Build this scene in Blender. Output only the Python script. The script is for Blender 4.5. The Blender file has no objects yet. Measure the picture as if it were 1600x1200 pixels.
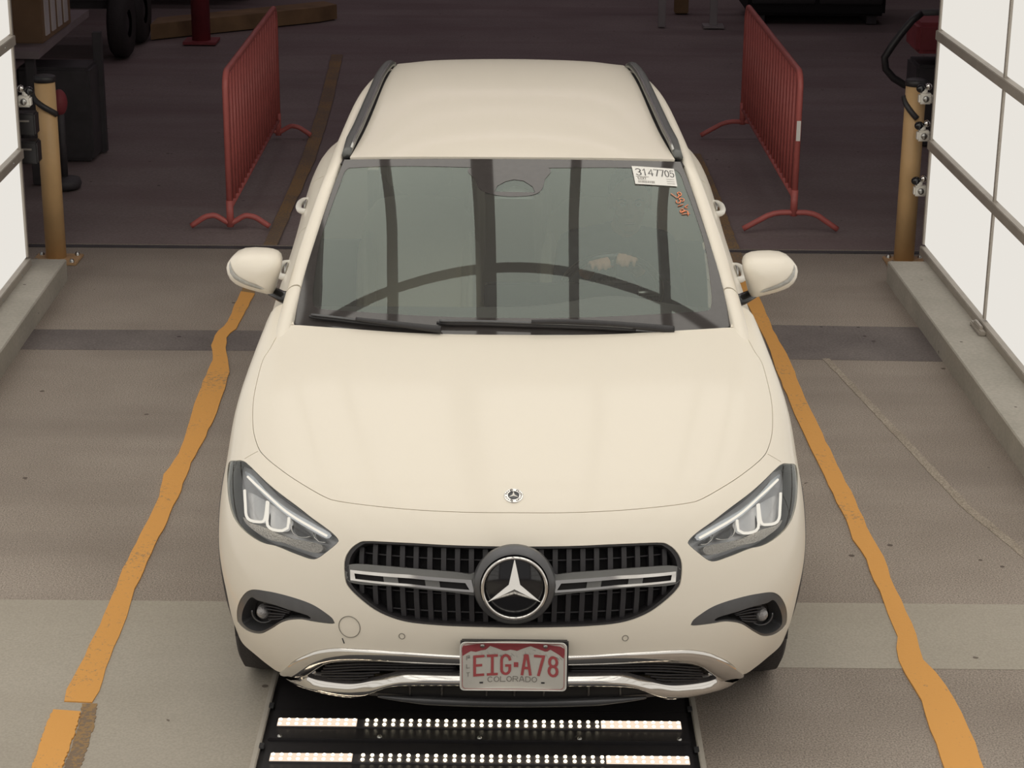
import bpy, bmesh, math, random
import numpy as np
from mathutils import Vector, Matrix
from mathutils.geometry import delaunay_2d_cdt
random.seed(7)
R_ = math.radians
sc = bpy.context.scene
COL = sc.collection

# ---------------------------------------------------------------- camera
FPX = 3170.0; TH = R_(18.85); CD = 5.27; CH = 3.07; ROLL = R_(.45); YAW = R_(.09)
def cam_axes():
    F = np.array([0, math.cos(TH), -math.sin(TH)]); Rt = np.array([1., 0, 0]); U = np.cross(Rt, F)
    c, s = math.cos(YAW), math.sin(YAW); Z = np.array([[c, -s, 0], [s, c, 0], [0, 0, 1]])
    F, Rt, U = Z @ F, Z @ Rt, Z @ U
    return F, Rt*math.cos(ROLL)+U*math.sin(ROLL), -Rt*math.sin(ROLL)+U*math.cos(ROLL)
wF, wR, wU = cam_axes(); wC = np.array([0, -CD, CH])
cd = bpy.data.cameras.new('camera'); cam = bpy.data.objects.new('camera', cd); COL.objects.link(cam)
cam.matrix_world = Matrix(((wR[0], wU[0], -wF[0], wC[0]), (wR[1], wU[1], -wF[1], wC[1]), (wR[2], wU[2], -wF[2], wC[2]), (0, 0, 0, 1)))
cd.sensor_width = 36; cd.lens = FPX*36/1600; cd.clip_start = .05; cd.clip_end = 200
sc.camera = cam
# ---------------------------------------------------------------- world, exposure
w = bpy.data.worlds.new('world'); sc.world = w; w.use_nodes = True
w.node_tree.nodes['Background'].inputs[0].default_value = (.95, .92, .90, 1)
w.node_tree.nodes['Background'].inputs[1].default_value = .30
sc.view_settings.view_transform = 'Standard'; sc.view_settings.look = 'None'
sc.view_settings.exposure = 0.0; sc.view_settings.gamma = 1.0; sc.view_settings.use_curve_mapping = False
CEIL_L = 1.5      # radiance of the ceiling light boxes
WALL_L = .81       # radiance of the side light boxes
LED_L = 5.0

# ---------------------------------------------------------------- pixel -> point (calibration of the photograph)
def at(px, py, x=None, y=None, z=None):
    r = wF + wR*(px-800)/FPX - wU*(py-600)/FPX
    if x is not None: t = (x-wC[0])/r[0]
    elif y is not None: t = (y-wC[1])/r[1]
    else: t = (z-wC[2])/r[2]
    return wC + r*t
CAR_YAW = R_(.46)
_c, _s = math.cos(-CAR_YAW), math.sin(-CAR_YAW); _Z = np.array([[_c, -_s, 0], [_s, _c, 0], [0, 0, 1]])
kF, kR, kU, kC = _Z @ wF, _Z @ wR, _Z @ wU, _Z @ wC           # the same camera in the car's own frame
def cat(px, py, x=None, y=None, z=None):
    r = kF + kR*(px-800)/FPX - kU*(py-600)/FPX
    if x is not None: t = (x-kC[0])/r[0]
    elif y is not None: t = (y-kC[1])/r[1]
    else: t = (z-kC[2])/r[2]
    return kC + r*t
def pj(P):
    d = P-kC; z = d @ kF
    return np.stack([800+FPX*(d @ kR)/z, 600-FPX*(d @ kU)/z], -1)

# ---------------------------------------------------------------- materials
def srgb(r, g, b):
    f = lambda v: (v/255/12.92 if v/255 <= .04045 else ((v/255+.055)/1.055)**2.4)
    return (f(r), f(g), f(b))
def mat(name, col, rough=.5, metal=0., coat=0., noise=None, bump=None, emis=0., spec=.5, alpha=1.):
    m = bpy.data.materials.new(name); m.use_nodes = True; nt = m.node_tree; b = nt.nodes['Principled BSDF']
    b.inputs['Base Color'].default_value = (*col, 1); b.inputs['Roughness'].default_value = rough
    b.inputs['Metallic'].default_value = metal; b.inputs['Coat Weight'].default_value = coat; b.inputs['Coat Roughness'].default_value = .10 if 'paint' in name else .04
    b.inputs['Specular IOR Level'].default_value = spec
    if emis: b.inputs['Emission Color'].default_value = (*col, 1); b.inputs['Emission Strength'].default_value = emis
    tc = nt.nodes.new('ShaderNodeTexCoord')
    if noise:      # (scale, amount)
        n = nt.nodes.new('ShaderNodeTexNoise'); n.inputs['Scale'].default_value = noise[0]; n.inputs['Detail'].default_value = 6
        nt.links.new(tc.outputs['Object'], n.inputs['Vector'])
        mr = nt.nodes.new('ShaderNodeMapRange'); mr.inputs['From Min'].default_value = .3; mr.inputs['From Max'].default_value = .7
        mr.inputs['To Min'].default_value = 1-noise[1]; mr.inputs['To Max'].default_value = 1+noise[1]
        nt.links.new(n.outputs['Fac'], mr.inputs['Value'])
        mx = nt.nodes.new('ShaderNodeVectorMath'); mx.operation = 'SCALE'; mx.inputs[0].default_value = col
        nt.links.new(mr.outputs[0], mx.inputs['Scale']); nt.links.new(mx.outputs[0], b.inputs['Base Color'])
    if bump:
        n = nt.nodes.new('ShaderNodeTexNoise'); n.inputs['Scale'].default_value = bump[0]; n.inputs['Detail'].default_value = 4
        nt.links.new(tc.outputs['Object'], n.inputs['Vector'])
        bp = nt.nodes.new('ShaderNodeBump'); bp.inputs['Strength'].default_value = bump[1]; bp.inputs['Distance'].default_value = .01
        nt.links.new(n.outputs['Fac'], bp.inputs['Height']); nt.links.new(bp.outputs[0], b.inputs['Normal'])
    return m
def glassmat(name, tint, ior=1.5, boost=1.6, rough=.0, haze=0., gcol=(.97, 1, .98)):
    m = bpy.data.materials.new(name); m.use_nodes = True; nt = m.node_tree; nt.nodes.clear()
    o = nt.nodes.new('ShaderNodeOutputMaterial'); mx = nt.nodes.new('ShaderNodeMixShader')
    t = nt.nodes.new('ShaderNodeBsdfTransparent'); t.inputs[0].default_value = (*tint, 1)
    g = nt.nodes.new('ShaderNodeBsdfGlossy'); g.inputs['Roughness'].default_value = rough; g.inputs[0].default_value = (*gcol, 1)
    f = nt.nodes.new('ShaderNodeFresnel'); f.inputs[0].default_value = ior
    k = nt.nodes.new('ShaderNodeMath'); k.operation = 'MULTIPLY'; k.inputs[1].default_value = boost; k.use_clamp = True
    nt.links.new(f.outputs[0], k.inputs[0]); nt.links.new(k.outputs[0], mx.inputs[0])
    base = t
    if haze:  # pale diffuse share painted into the glass imitates haze and lifts its blacks
        d = nt.nodes.new('ShaderNodeBsdfDiffuse'); d.inputs[0].default_value = (.62, .60, .56, 1); base = nt.nodes.new('ShaderNodeMixShader'); base.inputs[0].default_value = haze
        nt.links.new(t.outputs[0], base.inputs[1]); nt.links.new(d.outputs[0], base.inputs[2])
    nt.links.new(base.outputs[0], mx.inputs[1]); nt.links.new(g.outputs[0], mx.inputs[2]); nt.links.new(mx.outputs[0], o.inputs[0])
    return m
def emit(name, col, s):
    m = bpy.data.materials.new(name); m.use_nodes = True; nt = m.node_tree; nt.nodes.clear()
    o = nt.nodes.new('ShaderNodeOutputMaterial'); e = nt.nodes.new('ShaderNodeEmission')
    e.inputs[0].default_value = (*col, 1); e.inputs[1].default_value = s; nt.links.new(e.outputs[0], o.inputs[0]); return m
def ground(name, c1, c2, big, fine, bump, stain=None, rough=.85):
    m = bpy.data.materials.new(name); m.use_nodes = True; nt = m.node_tree; b = nt.nodes['Principled BSDF']; L = nt.links
    tc = nt.nodes.new('ShaderNodeTexCoord')
    def nz(s, d, sc3=None):
        n = nt.nodes.new('ShaderNodeTexNoise'); n.inputs['Scale'].default_value = s; n.inputs['Detail'].default_value = d
        if sc3:
            mp = nt.nodes.new('ShaderNodeMapping'); mp.inputs['Scale'].default_value = sc3; L.new(tc.outputs['Object'], mp.inputs[0]); L.new(mp.outputs[0], n.inputs['Vector'])
        else: L.new(tc.outputs['Object'], n.inputs['Vector'])
        return n
    n1 = nz(big, 5); r1 = nt.nodes.new('ShaderNodeValToRGB'); r1.color_ramp.elements[0].position = .32; r1.color_ramp.elements[1].position = .68
    r1.color_ramp.elements[0].color = (*c1, 1); r1.color_ramp.elements[1].color = (*c2, 1); L.new(n1.outputs['Fac'], r1.inputs[0])
    n2 = nz(fine, 3); mr = nt.nodes.new('ShaderNodeMapRange'); mr.inputs['From Min'].default_value = .3; mr.inputs['From Max'].default_value = .7
    mr.inputs['To Min'].default_value = 1-bump[0]; mr.inputs['To Max'].default_value = 1+bump[0]; L.new(n2.outputs['Fac'], mr.inputs['Value'])
    mx = nt.nodes.new('ShaderNodeVectorMath'); mx.operation = 'SCALE'; L.new(r1.outputs[0], mx.inputs[0]); L.new(mr.outputs[0], mx.inputs['Scale'])
    # dark specks and small pale stones
    v = nt.nodes.new('ShaderNodeTexVoronoi'); v.inputs['Scale'].default_value = 9; L.new(tc.outputs['Object'], v.inputs['Vector'])
    lt = nt.nodes.new('ShaderNodeMath'); lt.operation = 'LESS_THAN'; lt.inputs[1].default_value = .10; L.new(v.outputs['Distance'], lt.inputs[0])
    n3 = nz(3.1, 2); gt = nt.nodes.new('ShaderNodeMath'); gt.operation = 'GREATER_THAN'; gt.inputs[1].default_value = .60; L.new(n3.outputs['Fac'], gt.inputs[0])
    mu = nt.nodes.new('ShaderNodeMath'); mu.operation = 'MULTIPLY'; L.new(lt.outputs[0], mu.inputs[0]); L.new(gt.outputs[0], mu.inputs[1])
    m2 = nt.nodes.new('ShaderNodeMixRGB'); m2.inputs[2].default_value = (c1[0]*.45, c1[1]*.42, c1[2]*.42, 1)
    L.new(mu.outputs[0], m2.inputs[0]); L.new(mx.outputs[0], m2.inputs[1]); out = m2.outputs[0]
    if stain:
        n4 = nz(1.0, 4, (.35, 2.2, 1)); r4 = nt.nodes.new('ShaderNodeMapRange'); r4.inputs['From Min'].default_value = .45; r4.inputs['From Max'].default_value = .7
        L.new(n4.outputs['Fac'], r4.inputs['Value']); r4.inputs['To Max'].default_value = stain[1]
        m3 = nt.nodes.new('ShaderNodeMixRGB'); m3.inputs[2].default_value = (*stain[0], 1); L.new(r4.outputs[0], m3.inputs[0]); L.new(out, m3.inputs[1]); out = m3.outputs[0]
    L.new(out, b.inputs['Base Color']); b.inputs['Roughness'].default_value = rough; b.inputs['Specular IOR Level'].default_value = .25
    bp = nt.nodes.new('ShaderNodeBump'); bp.inputs['Strength'].default_value = bump[1]; bp.inputs['Distance'].default_value = .004
    L.new(n2.outputs['Fac'], bp.inputs['Height']); L.new(bp.outputs[0], b.inputs['Normal'])
    return m
def paintmat(name, col, under, thr=.40):
    # road paint worn away in patches to the ground colour
    m = bpy.data.materials.new(name); m.use_nodes = True; nt = m.node_tree; b = nt.nodes['Principled BSDF']; L = nt.links
    tc = nt.nodes.new('ShaderNodeTexCoord'); n = nt.nodes.new('ShaderNodeTexNoise'); n.inputs['Scale'].default_value = 70; n.inputs['Detail'].default_value = 6; n.inputs['Roughness'].default_value = .7
    L.new(tc.outputs['Object'], n.inputs['Vector']); n2 = nt.nodes.new('ShaderNodeTexNoise'); n2.inputs['Scale'].default_value = 2.5; L.new(tc.outputs['Object'], n2.inputs['Vector'])
    a = nt.nodes.new('ShaderNodeMath'); a.operation = 'ADD'; L.new(n.outputs['Fac'], a.inputs[0])
    s = nt.nodes.new('ShaderNodeMath'); s.operation = 'MULTIPLY_ADD'; s.inputs[1].default_value = .5; s.inputs[2].default_value = -.25; L.new(n2.outputs['Fac'], s.inputs[0]); L.new(s.outputs[0], a.inputs[1])
    r = nt.nodes.new('ShaderNodeMapRange'); r.inputs['From Min'].default_value = thr-.04; r.inputs['From Max'].default_value = thr+.05; r.inputs['To Min'].default_value = .25; L.new(a.outputs[0], r.inputs['Value'])
    mx = nt.nodes.new('ShaderNodeMixRGB'); mx.inputs[1].default_value = (*under, 1); mx.inputs[2].default_value = (*col, 1); L.new(r.outputs[0], mx.inputs[0])
    L.new(mx.outputs[0], b.inputs['Base Color']); b.inputs['Roughness'].default_value = .8
    bp = nt.nodes.new('ShaderNodeBump'); bp.inputs['Strength'].default_value = .4; bp.inputs['Distance'].default_value = .004; L.new(n.outputs['Fac'], bp.inputs['Height']); L.new(bp.outputs[0], b.inputs['Normal'])
    return m
M = dict(
    paint=mat('car_white_paint', (.84, .775, .665), .42, 0, .35, spec=.3),
    black=mat('black_plastic', (.028, .026, .028), .45, noise=(60, .1)),
    gloss=mat('gloss_black', (.012, .012, .014), .12, 0, .5),
    clad=mat('cladding_plastic', (.075, .068, .068), .6, noise=(90, .12)),
    dark=mat('dark_cavity', (.010, .009, .010), .9, noise=(30, .1)),
    slat=mat('grille_plastic', (.020, .018, .021), .45, noise=(50, .1)),
    chrome=mat('chrome', (.80, .78, .75), .12, 1.0, noise=(4, .03)),
    satin=mat('satin_silver', (.50, .50, .48), .32, 1.0, noise=(30, .05)),
    gun=mat('gunmetal', (.13, .13, .135), .35, .6, noise=(30, .06)),
    rubber=mat('tyre_rubber', (.035, .031, .031), .8, bump=(120, .3)),
    rim=mat('alloy_rim', (.55, .54, .53), .3, 1.0, noise=(20, .05)),
    rail=mat('rail_satin', (.13, .135, .13), .35, .5, noise=(20, .05)),
    wglass=glassmat('windscreen_glass', (.84, .89, .86), 1.5, 1.9, haze=.085, gcol=(.85, 1, .93)),
    sglass=glassmat('dark_side_glass', (.10, .11, .11), 1.5, 1.3),
    lens=glassmat('lamp_lens', (.93, .94, .95), 1.45, 1.0),
    frit=mat('glass_frit', (.055, .049, .047), .05, 0, .2, noise=(40, .08), spec=.8),
    cream=mat('cream_leather', (.62, .56, .44), .6, bump=(40, .1)),
    dash=mat('dash_vinyl', (.11, .105, .10), .6, bump=(90, .2)),
    skin=mat('skin', (.42, .22, .14), .55, noise=(25, .08)),
    shirt=mat('dark_shirt', (.045, .05, .06), .9, noise=(30, .2)),
    jeans=mat('navy_trousers', (.03, .04, .07), .9, noise=(30, .2)),
    hair=mat('dark_hair', (.015, .011, .009), .7, bump=(90, .6)),
    white=mat('white_print', (.82, .80, .75), .5, noise=(8, .03)),
    maroon=mat('maroon_print', (.30, .055, .065), .5, noise=(20, .06)),
    rtext=mat('red_print', (.42, .085, .09), .5, noise=(20, .05)),
    greyp=mat('grey_print', (.22, .20, .18), .6, noise=(20, .05)),
    ink=mat('black_print', (.035, .033, .035), .6, noise=(20, .05)),
    orange=mat('orange_marker', (.85, .27, .12), .6, noise=(60, .1)),
    wallmet=mat('warm_aluminium', (.44, .40, .35), .5, .2, noise=(9, .08)),
    yellowp=mat('bollard_yellow', (.64, .415, .20), .45, noise=(6, .08)),
    yplate=mat('bollard_plate_yellow', (.46, .29, .15), .6, noise=(12, .2)),
    redb=mat('barrier_red', (.50, .13, .115), .45, noise=(9, .08)),
    whiteplastic=mat('white_plastic', (.80, .77, .70), .4, noise=(20, .05)),
    ctrim=mat('beige_metal', (.50, .46, .40), .5, noise=(20, .06)),
)
M['wall_light'] = emit('wall_light_box', (1.0, .957, .885), WALL_L)
M['ceil_light'] = emit('ceiling_light_box', (1.0, .955, .875), CEIL_L)
M['led'] = emit('led_warm', (1.0, .86, .62), LED_L)
M['tube'] = emit('led_tube', (1.0, .80, .62), 1.0)
M['drl'] = emit('lamp_glow', (1.0, .93, .80), .95)

# ---------------------------------------------------------------- mesh helpers
def link(name, me, m, parent=None):
    o = bpy.data.objects.new(name, me); COL.objects.link(o)
    if m is not None and not me.materials: me.materials.append(m)
    if parent is not None: o.parent = parent
    return o
def tag(o, label=None, cat_=None, group=None, kind=None):
    if label: o['label'] = label
    if cat_: o['category'] = cat_
    if group: o['group'] = group
    if kind: o['kind'] = kind
    return o
def empty(name, loc=(0, 0, 0), rz=0, label=None, cat_=None, group=None, kind=None):
    o = bpy.data.objects.new(name, None); COL.objects.link(o); o.location = loc; o.rotation_euler = (0, 0, rz); o.empty_display_size = .1
    return tag(o, label, cat_, group, kind)
class MB:
    def __init__(s): s.v = []; s.f = []; s.sm = []
    def add(s, v, f, smooth=False):
        o = len(s.v); s.v += [tuple(map(float, p)) for p in v]; s.f += [tuple(i+o for i in q) for q in f]; s.sm += [smooth]*len(f); return s
    def box(s, c, d, bev=0., rz=0., mtx=None):
        bm = bmesh.new(); bmesh.ops.create_cube(bm, size=1)
        bmesh.ops.scale(bm, vec=d, verts=bm.verts)
        if bev: bmesh.ops.bevel(bm, geom=bm.edges[:], offset=bev, segments=2, affect='EDGES', clamp_overlap=True)
        T = Matrix.Translation(c) @ Matrix.Rotation(rz, 4, 'Z')
        if mtx: T = Matrix.Translation(c) @ mtx
        bm.transform(T); bm.verts.index_update()
        s.add([v.co for v in bm.verts], [[v.index for v in f.verts] for f in bm.faces]); bm.free(); return s
    def tube(s, pts, r, n=10, closed=False, caps=True, smooth=True, flat=1.):
        pts = [Vector(p) for p in pts]; m = len(pts); rr = r if hasattr(r, '__len__') else [r]*m
        V = []; up = None
        for i, p in enumerate(pts):
            if closed: t = (pts[(i+1) % m]-pts[i-1])
            else: t = pts[min(i+1, m-1)]-pts[max(i-1, 0)]
            t.normalize()
            if up is None: up = Vector((0, 0, 1)) if abs(t.z) < .9 else Vector((1, 0, 0))
            a = t.cross(up).normalized(); b = a.cross(t).normalized(); up = b
            for k in range(n):
                q = 2*math.pi*k/n; V.append(p+(a*math.cos(q)+b*math.sin(q)*flat)*rr[i])
        Fc = []
        for i in range(m if closed else m-1):
            j = (i+1) % m
            for k in range(n): Fc.append((i*n+k, j*n+k, j*n+(k+1) % n, i*n+(k+1) % n))
        if caps and not closed: Fc += [tuple(range(n))[::1], tuple((m-1)*n+k for k in range(n))[::-1]]
        # orientation fix: faces outward
        s.add(V, [f[::-1] for f in Fc], smooth); return s
    def cyl(s, a, b, r, r2=None, n=24, smooth=True): return s.tube([a, b], [r, r if r2 is None else r2], n, smooth=smooth)
    def lathe(s, prof, c=(0, 0, 0), axis='Z', n=32, smooth=True):
        V = []; m = len(prof)
        for k in range(n):
            q = 2*math.pi*k/n
            for (r, h) in prof:
                x, y, z = r*math.cos(q), r*math.sin(q), h
                if axis == 'X': x, y, z = h, x, y
                if axis == 'Y': x, y, z = x, h, y
                V.append((c[0]+x, c[1]+y, c[2]+z))
        Fc = []
        for k in range(n):
            j = (k+1) % n
            for i in range(m-1): Fc.append((k*m+i, j*m+i, j*m+i+1, k*m+i+1))
        s.add(V, Fc, smooth); return s
    def ell(s, c, r, n=20, m=12, mtx=None):
        V = []; Fc = []
        for i in range(m+1):
            a = math.pi*i/m
            for k in range(n):
                q = 2*math.pi*k/n; p = Vector((r[0]*math.sin(a)*math.cos(q), r[1]*math.sin(a)*math.sin(q), r[2]*math.cos(a)))
                if mtx: p = mtx @ p
                V.append(p+Vector(c))
        for i in range(m):
            for k in range(n): Fc.append((i*n+k, (i+1)*n+k, (i+1)*n+(k+1) % n, i*n+(k+1) % n))
        s.add(V, Fc, True); return s
    def prism(s, poly, h, fn=None):
        # poly: list of (a,b) ; fn maps (a,b,c)->xyz ; c from 0 to h
        fn = fn or (lambda a, b, c: (a, b, c)); n = len(poly)
        V = [fn(a, b, 0) for a, b in poly]+[fn(a, b, h) for a, b in poly]
        s.add(V, [tuple(range(n))[::-1], tuple(range(n, 2*n))]+[(i, (i+1) % n, n+(i+1) % n, n+i) for i in range(n)]); return s
    def build(s, name, m, parent=None, fixn=True, bev=0):
        me = bpy.data.meshes.new(name); me.from_pydata(s.v, [], s.f); me.polygons.foreach_set('use_smooth', s.sm)
        if fixn:
            bm = bmesh.new(); bm.from_mesh(me); bmesh.ops.remove_doubles(bm, verts=bm.verts, dist=1e-6)
            bmesh.ops.recalc_face_normals(bm, faces=bm.faces); bm.to_mesh(me); bm.free()
        me.update(); return link(name, me, m, parent)
def copy_tree(o, parent=None, depth=0):
    c = o.copy(); COL.objects.link(c)
    if parent is not None: c.parent = parent
    for ch in list(o.children): copy_tree(ch, c)
    return c

# ---------------------------------------------------------------- spline surfaces
def bas(t): return np.stack([(1-t)**3, 3*t**3-6*t**2+4, -3*t**3+3*t**2+3*t+1, t**3], -1)/6
def basd(t): return np.stack([-3*(1-t)**2, 9*t**2-12*t, -9*t**2+6*t+3, 3*t**2], -1)/6
class Surf:
    def __init__(s, net, mirror=True):
        n = np.array(net, float)
        n = np.concatenate([2*n[:1]-n[1:2], n, 2*n[-1:]-n[-2:-1]], 0)
        left = n[:, 1:2]*np.array([-1, 1, 1]) if mirror else 2*n[:, :1]-n[:, 1:2]
        s.n = np.concatenate([left, n, 2*n[:, -1:]-n[:, -2:-1]], 1); s.V = len(net)-1; s.U = len(net[0])-1; s.m = mirror; s.cache = None
    def ev(s, u, v, d=None):
        u = np.asarray(u, float); v = np.asarray(v, float); sg = np.ones_like(u)
        if s.m: sg = np.where(u < 0, -1., 1.); u = np.abs(u)
        iu = np.clip(np.floor(u).astype(int), 0, s.U-1); iv = np.clip(np.floor(v).astype(int), 0, s.V-1); tu = u-iu; tv = v-iv
        bu = basd(tu) if d == 'u' else bas(tu); bv = basd(tv) if d == 'v' else bas(tv); P = 0
        for a in range(4):
            for b in range(4): P = P+(bv[..., a]*bu[..., b])[..., None]*s.n[iv+a, iu+b]
        P = P.copy(); P[..., 0] *= sg
        if d == 'u': P *= sg[..., None]
        return P
    def nor(s, u, v):
        n = np.cross(s.ev(u, v, 'u'), s.ev(u, v, 'v')); return n/(np.linalg.norm(n, axis=-1, keepdims=True)+1e-12)
    def at(s, u, v, off=0.):
        return s.ev(u, v)+s.nor(u, v)*off
    def _solve(s, fn, targets, pen):
        if s.cache is None:
            uu, vv = np.meshgrid(np.linspace(-s.U if s.m else 0, s.U, 200), np.linspace(0, s.V, 200)); s.cache = (uu, vv, s.ev(uu, vv), s.nor(uu, vv))
        uu, vv, P, n = s.cache; q = fn(P); out = []
        pe = pen(P, n) if pen else 0
        for a in targets:
            a = np.array(a, float); k = np.unravel_index((((q-a)**2).sum(-1)+pe).argmin(), q.shape[:2]); x = np.array([uu[k], vv[k]])
            for _ in range(7):
                e = 1e-3; p0 = fn(s.ev(x[0], x[1])); J = np.stack([(fn(s.ev(x[0]+e, x[1]))-p0)/e, (fn(s.ev(x[0], x[1]+e))-p0)/e], 1)
                try: st = np.linalg.solve(J, a-p0)
                except Exception: break
                x = x+np.clip(st, -.3, .3); x[1] = min(max(x[1], 0), s.V); x[0] = min(max(x[0], -s.U if s.m else 0), s.U)
            out.append((x[0], x[1]))
        return out
    def inv(s, pts): return s._solve(pj, pts, lambda P, n: np.where(((kC-P)*n).sum(-1) > 0, 0, 1e5))
    def invyz(s, pts): return s._solve(lambda P: P[..., 1:], pts, None)
def mirror(poly): return [(-u, v) for u, v in poly][::-1]
def resample(S, poly, step=.02, closed=True, smooth=True):
    P = [np.array(p, float) for p in poly]; n = len(P); out = []
    for i in range(n if closed else n-1):
        a, b = P[i], P[(i+1) % n]
        L = float(np.linalg.norm(S.ev(a[0], a[1])-S.ev(b[0], b[1]))); k = max(1, int(math.ceil(L/step)))
        p0 = P[i-1] if (closed or i > 0) else a; p3 = P[(i+2) % n] if (closed or i+2 < n) else b
        for j in range(k):
            t = j/k
            if smooth: q = .5*((2*a)+(-p0+b)*t+(2*p0-5*a+4*b-p3)*t*t+(-p0+3*a-3*b+p3)*t**3)
            else: q = a+(b-a)*t
            out.append((float(q[0]), float(q[1])))
    if not closed: out.append(tuple(P[-1]))
    return out
def inside(pts, poly):
    x, y = pts[:, 0], pts[:, 1]; r = np.zeros(len(pts), bool); p = np.array(poly); j = len(p)-1
    for i in range(len(p)):
        xi, yi = p[i]; xj, yj = p[j]
        c = ((yi > y) != (yj > y)) & (x < (xj-xi)*(y-yi)/((yj-yi) if yj != yi else 1e-12)+xi); r ^= c; j = i
    return r
def offpoly(poly, d):
    # offset a closed polygon in uv by d (outwards positive)
    p = np.array(poly); n = len(p); ar = .5*sum(p[i-1][0]*p[i][1]-p[i][0]*p[i-1][1] for i in range(n)); sgn = 1 if ar > 0 else -1; out = []
    for i in range(n):
        t = p[(i+1) % n]-p[i-1]; t = t/(np.linalg.norm(t)+1e-12); out.append((p[i][0]+t[1]*d*sgn, p[i][1]-t[0]*d*sgn))
    return out
def patch(S, outer, holes=(), name='panel', m=None, parent=None, off=0., thick=.012, du=.13, dv=.2, flipx=False, grid=True, offfn=None, rim=True):
    outer = [tuple(p) for p in outer]; allp = list(outer); loops = [(0, len(outer))]
    for h in holes: loops.append((len(allp), len(h))); allp += [tuple(p) for p in h]
    A = np.array(outer); edges = []
    for st, n in loops: edges += [(st+i, st+(i+1) % n) for i in range(n)]
    if grid:
        gu = np.arange(A[:, 0].min(), A[:, 0].max(), du)+du*.37; gv = np.arange(A[:, 1].min(), A[:, 1].max(), dv)+dv*.41
        g = np.array([(a, b) for a in gu for b in gv]); ok = inside(g, outer)
        for h in holes: ok &= ~inside(g, h)
        B = np.array(allp); gk = g[ok]
        if len(gk):
            keep = []
            for q in gk:
                dd = np.abs((B-q)/np.array([du, dv])); keep.append((dd.max(1)).min() > .35)
            gk = gk[np.array(keep)]
        allp += [tuple(q) for q in gk]
    vo, eo, fo, *_ = delaunay_2d_cdt([Vector(p) for p in allp], edges, [], 0, 1e-5)
    V = np.array([(a.x, a.y) for a in vo]); T = np.array([list(f) for f in fo if len(f) == 3]); cen = V[T].mean(1); ok = inside(cen, outer)
    for h in holes: ok &= ~inside(cen, h)
    T = T[ok]; a, b, c = V[T[:, 0]], V[T[:, 1]], V[T[:, 2]]; ar = (b-a)[:, 0]*(c-a)[:, 1]-(b-a)[:, 1]*(c-a)[:, 0]
    T = T[np.abs(ar) > 1e-9]; ar = ar[np.abs(ar) > 1e-9]; T[ar < 0] = T[ar < 0][:, ::-1]
    N_ = S.nor(V[:, 0], V[:, 1]); o_ = np.full(len(V), off) if offfn is None else off+offfn(V); P = S.ev(V[:, 0], V[:, 1])+N_*o_[:, None]
    faces = [tuple(t) for t in T.tolist()]; verts = P.tolist(); norms = N_.tolist()
    if thick and rim:
        cnt = {}
        for t in faces:
            for i in range(3): cnt[(t[i], t[(i+1) % 3])] = 1
        be = [e for e in cnt if (e[1], e[0]) not in cnt]; Pi = P-N_*thick; k0 = len(verts)
        for (i, j) in be:
            k = len(verts); e = P[j]-P[i]; nn = np.cross(e, N_[i]); nn = nn/(np.linalg.norm(nn)+1e-12)
            verts += [P[i].tolist(), P[j].tolist(), Pi[j].tolist(), Pi[i].tolist()]; norms += [nn.tolist()]*4; faces.append((k+1, k, k+3, k+2))
    if flipx:
        verts = [(-x, y, z) for x, y, z in verts]; norms = [(-x, y, z) for x, y, z in norms]; faces = [f[::-1] for f in faces]
    me = bpy.data.meshes.new(name); me.from_pydata(verts, [], faces)
    me.polygons.foreach_set('use_smooth', [True]*len(faces)); me.update()
    used = np.zeros(len(verts), bool); used[[i for f in faces for i in f]] = True
    me.normals_split_custom_set_from_vertices(norms)
    return link(name, me, m, parent)
def strand(S, uv, r, name, m, parent, off=0., closed=False, flat=1., n=8, step=.02, mb=None, smooth=True):
    q = resample(S, uv, step, closed, smooth); pts = [S.at(a, b, off) for a, b in q]
    t = (mb or MB()).tube(pts, r, n, closed=closed, flat=flat)
    return t if mb else t.build(name, m, parent)

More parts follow.
